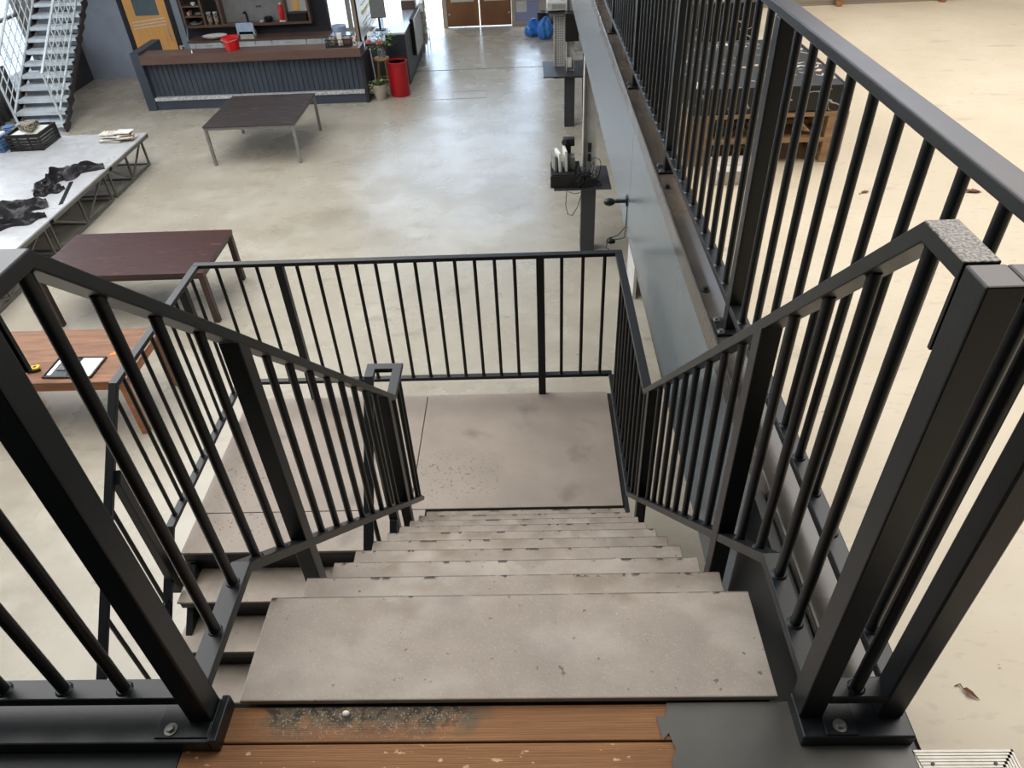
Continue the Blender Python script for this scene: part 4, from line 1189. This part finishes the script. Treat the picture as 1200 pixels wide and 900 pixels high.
# perforated stand with a shelf and projector
pf = thing('perforated_stand', 'tall perforated grey steel stand on the far column shelf', 'stand', (1.28, 14.15, 1.013))
pb = MB().box(1.20, 1.37, 14.12, 14.2, 1.013, 2.0)
part('post', pb, M['ltgrey'], pf, world=True)
rm = MB()
for i in range(4):
    for j in range(22):
        x, z = 1.224 + i * .041, 1.06 + j * .042
        rm.lathe([(.0145, 0), (.012, .003), (0, .004)], n=8)
        last = rm.v[-24:]
        rm.v[-24:] = [Vector((x + q.x, 14.12 - q.z, z + q.y)) for q in last]
part('embossed_studs', rm, M['grey'], pf, world=True, smooth=True)
part('side_rail', MB().box(1.375, 1.392, 14.10, 14.2, 1.013, 2.0).box(1.176, 1.195, 14.10, 14.2, 1.013, 2.0), M['offwhite'], pf, world=True)
part('shelf', MB().box(1.02, 1.72, 13.9, 14.45, 2.0, 2.02), M['darkgrey'], pf, world=True, bevel=.002)
pj = thing('projector', 'white projector with vent slats on the perforated stand', 'projector', (1.28, 14.05, 2.021))
part('body', MB().box(-.24, .22, -.14, .22, .025, .17), M['ltgrey'], pj, bevel=.02)
vn = MB()
for i in range(14):
    for j in range(3):
        vn.box(-.14 + i * .018, -.13 + i * .018, -.145, -.14, .06 + j * .028, .08 + j * .028)
part('vent', vn, M['grey'], pj)
part('foot', MB().box(-.2, .18, -.12, .2, 0, .024), M['black'], pj)
spk = thing('speaker', 'black box loudspeaker fixed beside the perforated stand', 'speaker', (1.49, 13.585, 1.617))
part('cabinet', MB().box(-.125, .125, -.12, .12, 0, .47), M['black'], spk, bevel=.008)
part('grille', MB().box(-.11, .11, -.128, -.121, .02, .45), M['blackmat'], spk, bevel=.003)
# equipment pile on the nearer shelf
am = thing('amplifier', 'flat black amplifier under the cable pile on the near column shelf', 'amplifier', (1.155, 8.72, 1.001))
part('body', MB().box(-.20, .20, -.24, .22, .012, .18), M['blackmat'], am, bevel=.005)
part('front_panel', MB().box(-.215, .20, -.262, -.242, .0, .17), M['black'], am, bevel=.003)
part('foot', MB().box(-.18, .18, -.2, .2, 0, .011), M['black'], am)
for i, (x, y, a, w, d, h, mt, nm, lb) in enumerate((
        (1.00, 8.66, .2, .03, .20, .22, 'grey', 'device', 'leftmost upright grey device in the pile on the near column shelf'),
        (1.055, 8.66, .22, .035, .22, .26, 'paper', 'booklet', 'left white booklet standing in the pile on the near column shelf'),
        (1.15, 8.68, .1, .035, .22, .28, 'paper', 'booklet', 'right white booklet standing in the pile on the near column shelf'),
        (1.235, 8.72, .0, .10, .16, .17, 'grey', 'device', 'grey cube-shaped device among the cables on the near column shelf'))):
    solo(nm, MB().hexa([(-w / 2, -d / 2, 0), (w / 2, -d / 2, 0), (w / 2, d / 2, 0), (-w / 2, d / 2, 0), (-w / 2 - .01, -d / 2, h), (w / 2 - .01, -d / 2, h), (w / 2 - .01, d / 2, h), (-w / 2 - .01, d / 2, h)]), M[mt], lb, 'device' if nm == 'device' else 'booklet', (x, y, 1.182), a, bevel=.004)
hs = thing('camera_device', 'black camera-like device on top of the pile on the near column shelf', 'device', (1.18, 8.86, 1.20))
part('body', MB().box(-.06, .10, -.06, .06, .24, .34).box(-.05, .05, -.05, .05, 0, .24), M['black'], hs, bevel=.012)
part('lens', MB().cyl((-.02, -.06, .30), (-.05, -.14, .33), .04, .034, n=16), M['blackmat'], hs, smooth=True)
def tangle(label, c, r, n, seed, loc, tail=None):
    rnd = random.Random(seed)
    mb = MB()
    for i in range(n):
        pts = []
        q = Vector((rnd.uniform(-1, 1), rnd.uniform(-1, 1), rnd.uniform(0, 1)))
        d = Vector((rnd.uniform(-1, 1), rnd.uniform(-1, 1), rnd.uniform(-1, 1))).normalized()
        for k in range(16):
            d = (d + Vector((rnd.uniform(-1, 1), rnd.uniform(-1, 1), rnd.uniform(-1, 1))) * .7 - q * .35).normalized()
            q = q + d * .28
            pts.append(Vector((c[0] + q.x * r[0], c[1] + q.y * r[1], max(c[2], c[2] + abs(q.z) * r[2]))))
        mb.tube(pts, .005, 5)
    if tail:
        for tpts in tail: mb.tube(tpts, .005, 5)
    return solo('cable_tangle', mb, M['black'], label, 'cables', loc, smooth=True, world=True)
tangle('black tangle of cables spilling off the near column shelf', (1.38, 8.49, 1.01), (.16, .08, .22), 22, 5, (1.38, 8.49, 1.0),
       tail=[[(1.17, 8.44, 1.19), (1.16, 8.38, 1.05), (1.14, 8.36, .80), (1.17, 8.36, .66), (1.23, 8.36, .64), (1.30, 8.36, .76), (1.36, 8.38, .95), (1.37, 8.42, 1.02)], [(1.18, 8.40, .97), (1.26, 8.375, .95), (1.33, 8.39, .96)],
             [(1.50, 8.5, 1.01), (1.60, 8.46, 1.01), (1.64, 8.56, 1.01), (1.58, 8.64, 1.01), (1.48, 8.6, 1.02)]])
# plug sockets on the column
solo('socket_strip', MB().box(-.02, .02, -.02, 0, 0, .10).box(-.022, .022, -.02, 0, .13, .25), M['black'], 'black twin plug on the near column just above the cable pile', 'plug', (1.47, 8.674, 1.28), bevel=.005)
solo('hanging_cable', MB().tube([(0, 0, 0), (.05, 0, -.25), (.13, -.02, -.6), (.20, -.05, -1.0), (.24, -.06, -1.3)], .008, 6), M['black'], 'thin black cable hanging beside the near column under the mezzanine', 'cable', (1.62, 8.3, 2.3), smooth=True)
solo('hanging_cable', MB().tube([(0, 0, 0), (.01, 0, -.5), (.0, .02, -1.2), (.02, .0, -1.9)], .008, 6), M['black'], 'thin black cable hanging beside the far column', 'cable', (1.70, 13.5, 2.0), smooth=True)
# bracket lamp and wiring on the fascia
wlmp = thing('wall_bracket', 'dark bracket arm with an oval head sticking out of the grey fascia', 'bracket', (1.352, 3.92, H - .66))
part('wall_plate', MB().box(-.012, -.001, -.03, .03, -.03, .03), M['black'], wlmp, bevel=.003)
part('arm', MB().bar((-.01, 0, 0), (-.085, -.0, 0), .022, .022), M['darkgrey'], wlmp)
hd_ = MB()
hd_.blob((-.125, -.0, -.005), (.042, .03, .028), 14, 8)
part('head', hd_, M['black'], wlmp, smooth=True)
wi = MB()
wi.tube([(1.3515, 3.90, H - .68), (1.350, 3.90, H - .80), (1.345, 3.89, H - .93)], .003, 6)
wi.tube([(1.345, 3.89, H - .93), (1.30, 3.88, H - .935), (1.26, 3.87, H - .93)], .003, 6)
wi.tube([(1.344, 3.90, H - .85), (1.30, 3.88, H - .90), (1.24, 3.87, H - .92), (1.21, 3.87, H - .95)], .003, 6)
wi.blob((1.245, 3.87, H - .945), (.035, .025, .02), 10, 6, .2)
wi.tube([(1.22, 3.86, H - .95), (1.21, 3.85, H - .985), (1.235, 3.85, H - 1.0), (1.24, 3.85, H - 1.02)], .003, 6)
wi.tube([(1.215, 3.87, H - .94), (1.225, 3.86, H - .915), (1.25, 3.86, H - .905)], .004, 6)
solo('loose_wiring', wi, M['black'], 'loose black wiring hanging off the lower edge of the grey fascia', 'wiring', (1.30, 3.88, H - .9), smooth=True, world=True)

# under the mezzanine, glimpsed below the fascia
solo('white_board', MB().box(-.02, .02, -.30, .35, 0, 1.5), M['white'], 'white board standing under the mezzanine, glimpsed past the landing railing corner', 'board', (1.98, 7.5, 0), 0)
solo('plywood_sheet', MB().box(-.02, .02, -.35, .35, 0, 1.1), M['palletwood'], 'plywood sheet standing under the mezzanine, glimpsed between the right railing bars', 'sheet', (2.12, 4.75, 0), .08)

# ------------------------------------------------------------------ steel stairs on the far left
ss = thing('steel_staircase', 'bright galvanised steel staircase climbing at the far left by the windows', 'stairs', (-9.7, 15.5, 0))
SY, SG, SR = 14.35, .24, .185
for i in range(15):
    t = MB().box(-10.27, -9.20, SY + i * SG, SY + i * SG + .27, (i + 1) * SR - .035, (i + 1) * SR)
    t.box(-10.27, -9.20, SY + i * SG, SY + i * SG + .006, (i + 1) * SR - .07, (i + 1) * SR - .035)
    part('tread', t, M['galv'], ss, world=True)
    if i > 0:
        part('riser_plate', MB().box(-10.22, -9.25, SY + i * SG + .10, SY + i * SG + .108, (i) * SR + .01, (i + 1) * SR - .04), mat('riser_mesh_%d' % i, s(122, 134, 146), .5, .2) if i == 1 else bpy.data.materials['riser_mesh_1'], ss, world=True)
for x in (-10.29, -9.19):
    part('stringer', MB().sweep([(x, SY + .02, .06), (x, SY + 15 * SG, .06 + (15 * SG - .02) * SR / SG)], .03, .09), M['darkgrey'], ss, world=True)
bmat = mat('dark_brown_steel', s(52, 44, 42), .5)
for x in (-10.305, -9.205):
    bkm = MB()
    for i in range(15):
        y, z = SY + i * SG, (i + 1) * SR
        bkm.add([(x, y, z - .002), (x, y + .27, z - .002), (x, y + .25, z - .10), (x, y + .02, z - .20), (x + .03, y, z - .002), (x + .03, y + .27, z - .002), (x + .03, y + .25, z - .10), (x + .03, y + .02, z - .20)],
                [(0, 1, 2, 3), (7, 6, 5, 4), (0, 4, 5, 1), (1, 5, 6, 2), (2, 6, 7, 3), (3, 7, 4, 0)])
    part('sawtooth_bracket', bkm, bmat, ss, world=True)
for x, nm in ((-9.26, 'right'), (-10.24, 'left')):
    y0 = SY + .14
    y1 = SY + 14.5 * SG
    zz = lambda y: (y - SY) * SR / SG + SR
    part('newel', MB().box(x - .018, x + .018, y0 - .018, y0 + .018, SR + .002, zz(y0) + .85), M['galv'], ss, world=True)
    part('handrail', MB().sweep([(x, y0 - .02, zz(y0) + .87), (x, y1, zz(y1) + .87)], .045, .03), M['galv'], ss, world=True)
    part('lower_rail', MB().sweep([(x, y0, zz(y0) + .06), (x, y1, zz(y1) + .06)], .03, .03), M['galv'], ss, world=True)
    for q in (.25, .45, .65):
        part('infill_rail', MB().sweep([(x, y0, zz(y0) + q), (x, y1, zz(y1) + q)], .012, .012), M['galv'], ss, world=True)
    for i in range(1, 15):
        y = y0 + i * (y1 - y0) / 15
        part('baluster', MB().box(x - .009, x + .009, y - .009, y + .009, zz(y) + .06, zz(y) + .86), M['galv'], ss, world=True)
# blinds in front of the window
for yy, lb in ((15.4, 'white slatted blind behind the steel stairs, nearer one'), (17.0, 'white slatted blind behind the steel stairs, farther one')):
    bd = thing('window_blind', lb, 'blind', (-11.2, yy, .9), group='blinds behind the steel stairs')
    sm = MB()
    for i in range(34):
        z = .9 + i * .065
        sm.hexa([(-11.22, yy - .75, z), (-11.18, yy - .75, z + .012), (-11.18, yy + .75, z + .012), (-11.22, yy + .75, z), (-11.22, yy - .75, z + .006), (-11.18, yy - .75, z + .018), (-11.18, yy + .75, z + .018), (-11.22, yy + .75, z + .006)])
    part('slats', sm, mat('blind_slat', s(176, 172, 190), .5) if 'blind_slat' not in bpy.data.materials else bpy.data.materials['blind_slat'], bd, world=True)
    part('cord', MB().box(-11.205, -11.195, yy - .5, yy - .49, .9, 3.1).box(-11.205, -11.195, yy + .5, yy + .51, .9, 3.1), M['ltgrey'], bd, world=True)
cm = MB()
vs_, fs_ = [], []
for i in range(61):
    y = 13.2 + i * .045
    x = -10.95 + .06 * math.sin(i * 1.15) + .02 * math.sin(i * .4)
    vs_ += [(x, y, .0), (x + .02, y, 1.0)]
for i in range(60):
    fs_.append((2 * i, 2 * i + 2, 2 * i + 3, 2 * i + 1))
cm.add(vs_, fs_)
cu = solo('drape', cm, M['curtain'], 'grey pleated drape hanging low beside the foot of the steel stairs', 'curtain', (-10.95, 14.5, 0), smooth=True, world=True)
sm_ = cu.modifiers.new('thick', 'SOLIDIFY'); sm_.thickness = .012
solo('steel_strip', MB().box(-.35, .35, -.07, .07, 0, .02), M['darkgrey'], 'dark steel strip on the floor behind the black crate', 'strip', (-8.05, 13.75, 0), .02)

# ------------------------------------------------------------------ on the mezzanine
def pallet(label, z, x0=1.52, y0=2.95):
    t = thing('pallet', label, 'pallet', (x0 + .4, y0 + .6, z), group='stacked wooden pallets')
    h = .132
    for i in range(5):
        y = i * .275
        part('deck_board', MB().box(x0, x0 + .8, y0 + y, y0 + y + .1, z + h - .02, z + h), M['palletwood'], t, world=True)
    for x in (0, .35, .70):
        part('runner', MB().box(x0 + x, x0 + x + .1, y0, y0 + 1.2, z + h - .04, z + h - .021), M['palletwood'], t, world=True)
        part('bottom_board', MB().box(x0 + x, x0 + x + .1, y0, y0 + 1.2, z, z + .018), M['palletwood'], t, world=True)
        for y in (0, .53, 1.06):
            part('block', MB().box(x0 + x, x0 + x + .1, y0 + y, y0 + y + .14, z + .018, z + h - .041), M['palletwood'], t, world=True)
    return t
ZM = H - .022
pallet('lower of the two wooden pallets under the black floral cushion pack', ZM + .001)
pallet('upper of the two wooden pallets, directly under the black floral cushion pack', ZM + .134)
pk = thing('cushion_pack', 'black floral-patterned cushion pack lying on the stacked pallets', 'cushion', (1.90, 3.5, ZM + .267))
part('cushion', MB().box(1.50, 2.27, 2.955, 3.85, ZM + .267, ZM + .40), M['floral'], pk, world=True, bevel=.012)
part('piping', MB().sweep([(1.505, 2.952, ZM + .395), (2.27, 2.952, ZM + .395), (2.272, 3.84, ZM + .395)], .012, .012), M['black'], pk, world=True)
p2 = thing('cushion_pack', 'black floral-patterned pack behind, stacked taller, half hidden by the guardrail bars', 'cushion', (1.9, 4.5, ZM))
part('cushion', MB().box(1.55, 2.15, 4.25, 5.2, ZM + .14, ZM + .52), M['floral'], p2, world=True, bevel=.014)
part('piping', MB().sweep([(1.552, 4.247, ZM + .515), (2.152, 4.247, ZM + .515), (2.152, 5.19, ZM + .515)], .012, .012), M['black'], p2, world=True)
pallet('wooden pallet farther back on the mezzanine under the taller floral pack', ZM + .001, 1.45, 4.22)
solo('carton', MB().box(-.2, .2, -.15, .15, 0, .26).box(-.2, .2, -.004, .004, .26, .263), M['paper'], 'white carton standing behind the floral packs on the mezzanine', 'carton', (2.2, 5.75, ZM + .001), .1)
solo('carton', MB().box(-.12, .12, -.1, .1, 0, .07).box(-.12, .12, -.02, .02, .07, .073), M['offwhite'], 'low pale carton on the floor in front of the pallets', 'carton', (1.75, 2.80, ZM + .001), 0)
# far taupe panel with copper-wrapped feet
tpn = thing('partition_panel', 'taupe panel on copper-wrapped feet at the far side of the mezzanine', 'partition', (4.0, 6.5, ZM))
part('panel', MB().box(2.2, 4.55, 6.50, 6.56, ZM + .02, ZM + 1.6), M['taupewall'], tpn, world=True, bevel=.004)
part('base_rail', MB().box(2.2, 4.55, 6.49, 6.57, ZM, ZM + .02), M['taupewall'], tpn, world=True)
for x in (3.50, 4.42):
    o = part('foot', MB().lathe([(.028, 0), (.03, .02), (.038, .05), (.032, .08), (.042, .16), (.034, .22), (.036, .40)], n=14).move((x, 6.44, ZM)), M['copper'], tpn, world=True, smooth=True)
    e = MB()
    e.box(x - .012, x - .006, 6.400, 6.404, ZM + .12, ZM + .19)
    for z in (.12, .152, .184):
        e.box(x - .012, x + .014, 6.400, 6.404, ZM + z, ZM + z + .008)
    e.move(-base_of(tpn)); link('mark', e.mesh('mark', M['paper']), o)
struct('wall_mezzanine', MB().box(2.0, 9, 8.6, 8.75, ZM, ZM + 3.2), M['taupewall'])
def leaf(label, x, y, L, rz):
    mb = MB()
    mb.leafblade((0, 0, .006), (1, 0, .05), (0, 0, 1), L, L * .38)
    mb.leafblade((-.1 * L, .05 * L, .004), (.9, .3, .1), (0, 0, 1), L * .7, L * .3)
    mb.tube([(0, 0, .005), (-L * .3, .01, .004), (-L * .5, .0, .002)], .0015, 5)
    return solo('dry_leaf', mb, M['leaf'], label, 'leaf', (x, y, ZM), rz)
leaf('curled dry brown leaf on the pale floor between the guardrail posts, right side', 2.80, 2.52, .09, .15)
leaf('small dry brown leaf on the pale floor, just right of the pallets', 2.31, 2.55, .05, .6)
leaf('dark shrivelled leaf on the pale floor near the doormat edging', 1.614, .02, .034, -.7)
solo('pebble', MB().blob((0, 0, .006), (.008, .007, .006), 9, 6, .3, seed=2), M['paper'], 'tiny white pebble in the dirt at the foot of the top step', 'pebble', (.245, -.022, H - .020), smooth=True)

# ------------------------------------------------------------------ light
W = bpy.data.worlds.new('world')
SC.world = W
W.use_nodes = True
nt = W.node_tree
bg = nt.nodes['Background']
tc = nt.nodes.new('ShaderNodeTexCoord')
sp_ = nt.nodes.new('ShaderNodeSeparateXYZ')
nt.links.new(tc.outputs['Generated'], sp_.inputs['Vector'])
# daylight: bright low sky beyond the far and left windows, even sky above, dim behind the viewer
def mr(sock, a, c, d, e):
    q = nt.nodes.new('ShaderNodeMapRange')
    q.inputs['From Min'].default_value = a; q.inputs['From Max'].default_value = c
    q.inputs['To Min'].default_value = d; q.inputs['To Max'].default_value = e
    nt.links.new(sock, q.inputs['Value'])
    return q.outputs[0]
def mth(op, a, c):
    q = nt.nodes.new('ShaderNodeMath'); q.operation = op
    for i, v in enumerate((a, c)):
        if isinstance(v, float): q.inputs[i].default_value = v
        else: nt.links.new(v, q.inputs[i])
    return q.outputs[0]
base = mr(sp_.outputs['Y'], -.35, .30, .03, 1.0)
far = mr(sp_.outputs['Y'], .75, .97, 0.0, 5.0)
left = mr(sp_.outputs['X'], -.55, -.9, 0.0, 3.0)
tot = mth('ADD', mth('ADD', base, far), mth('MULTIPLY', left, mr(sp_.outputs['Y'], -.2, .1, .1, 1.0)))
cmx = nt.nodes.new('ShaderNodeMix'); cmx.data_type = 'RGBA'
nt.links.new(mr(sp_.outputs['Y'], .6, .9, 0.0, 1.0), cmx.inputs['Factor'])
cmx.inputs['A'].default_value = (.93, .97, 1.0, 1); cmx.inputs['B'].default_value = (.62, .78, 1.0, 1)
nt.links.new(cmx.outputs['Result'], bg.inputs['Color'])
nt.links.new(tot, bg.inputs['Strength'])

def area(name, loc, size, energy, col=(1, 1, 1), rot=(0, 0, 0), sy=None):
    l = bpy.data.lights.new(name, 'AREA')
    l.energy = energy; l.color = col; l.shape = 'RECTANGLE'; l.size = size; l.size_y = sy or size
    o = bpy.data.objects.new(name, l); COL.objects.link(o)
    o.location = loc; o.rotation_euler = rot
    return o
area('hall_fill', (-5, 6.5, 7.8), 7, 1150, (1, .98, .95), sy=12)  # unseen fill added overhead to brighten the hall
area('paving_fill', (-2, 27, 13), 10, 5000, (.95, .98, 1), sy=6)  # fill added above the paving so the outside shows bright through the glazing
area('mezzanine_fill', (4.0, 3.0, H + 4.0), 4, 285, (1, .94, .87), sy=5)  # unseen warm fill added to brighten the mezzanine floor

area('window_daylight', (-12.2, 13.5, 2.4), 9, 900, (.92, .97, 1), rot=(0, -PI / 2, 0), sy=4)

SC.view_settings.view_transform = 'Standard'
SC.view_settings.look = 'None'
SC.view_settings.gamma = 1.0
SC.view_settings.use_curve_mapping = False
SC.view_settings.exposure = 0.0
SC.cycles.use_denoising = True
SC.cycles.max_bounces = 8
SC.cycles.sample_clamp_indirect = 6.0
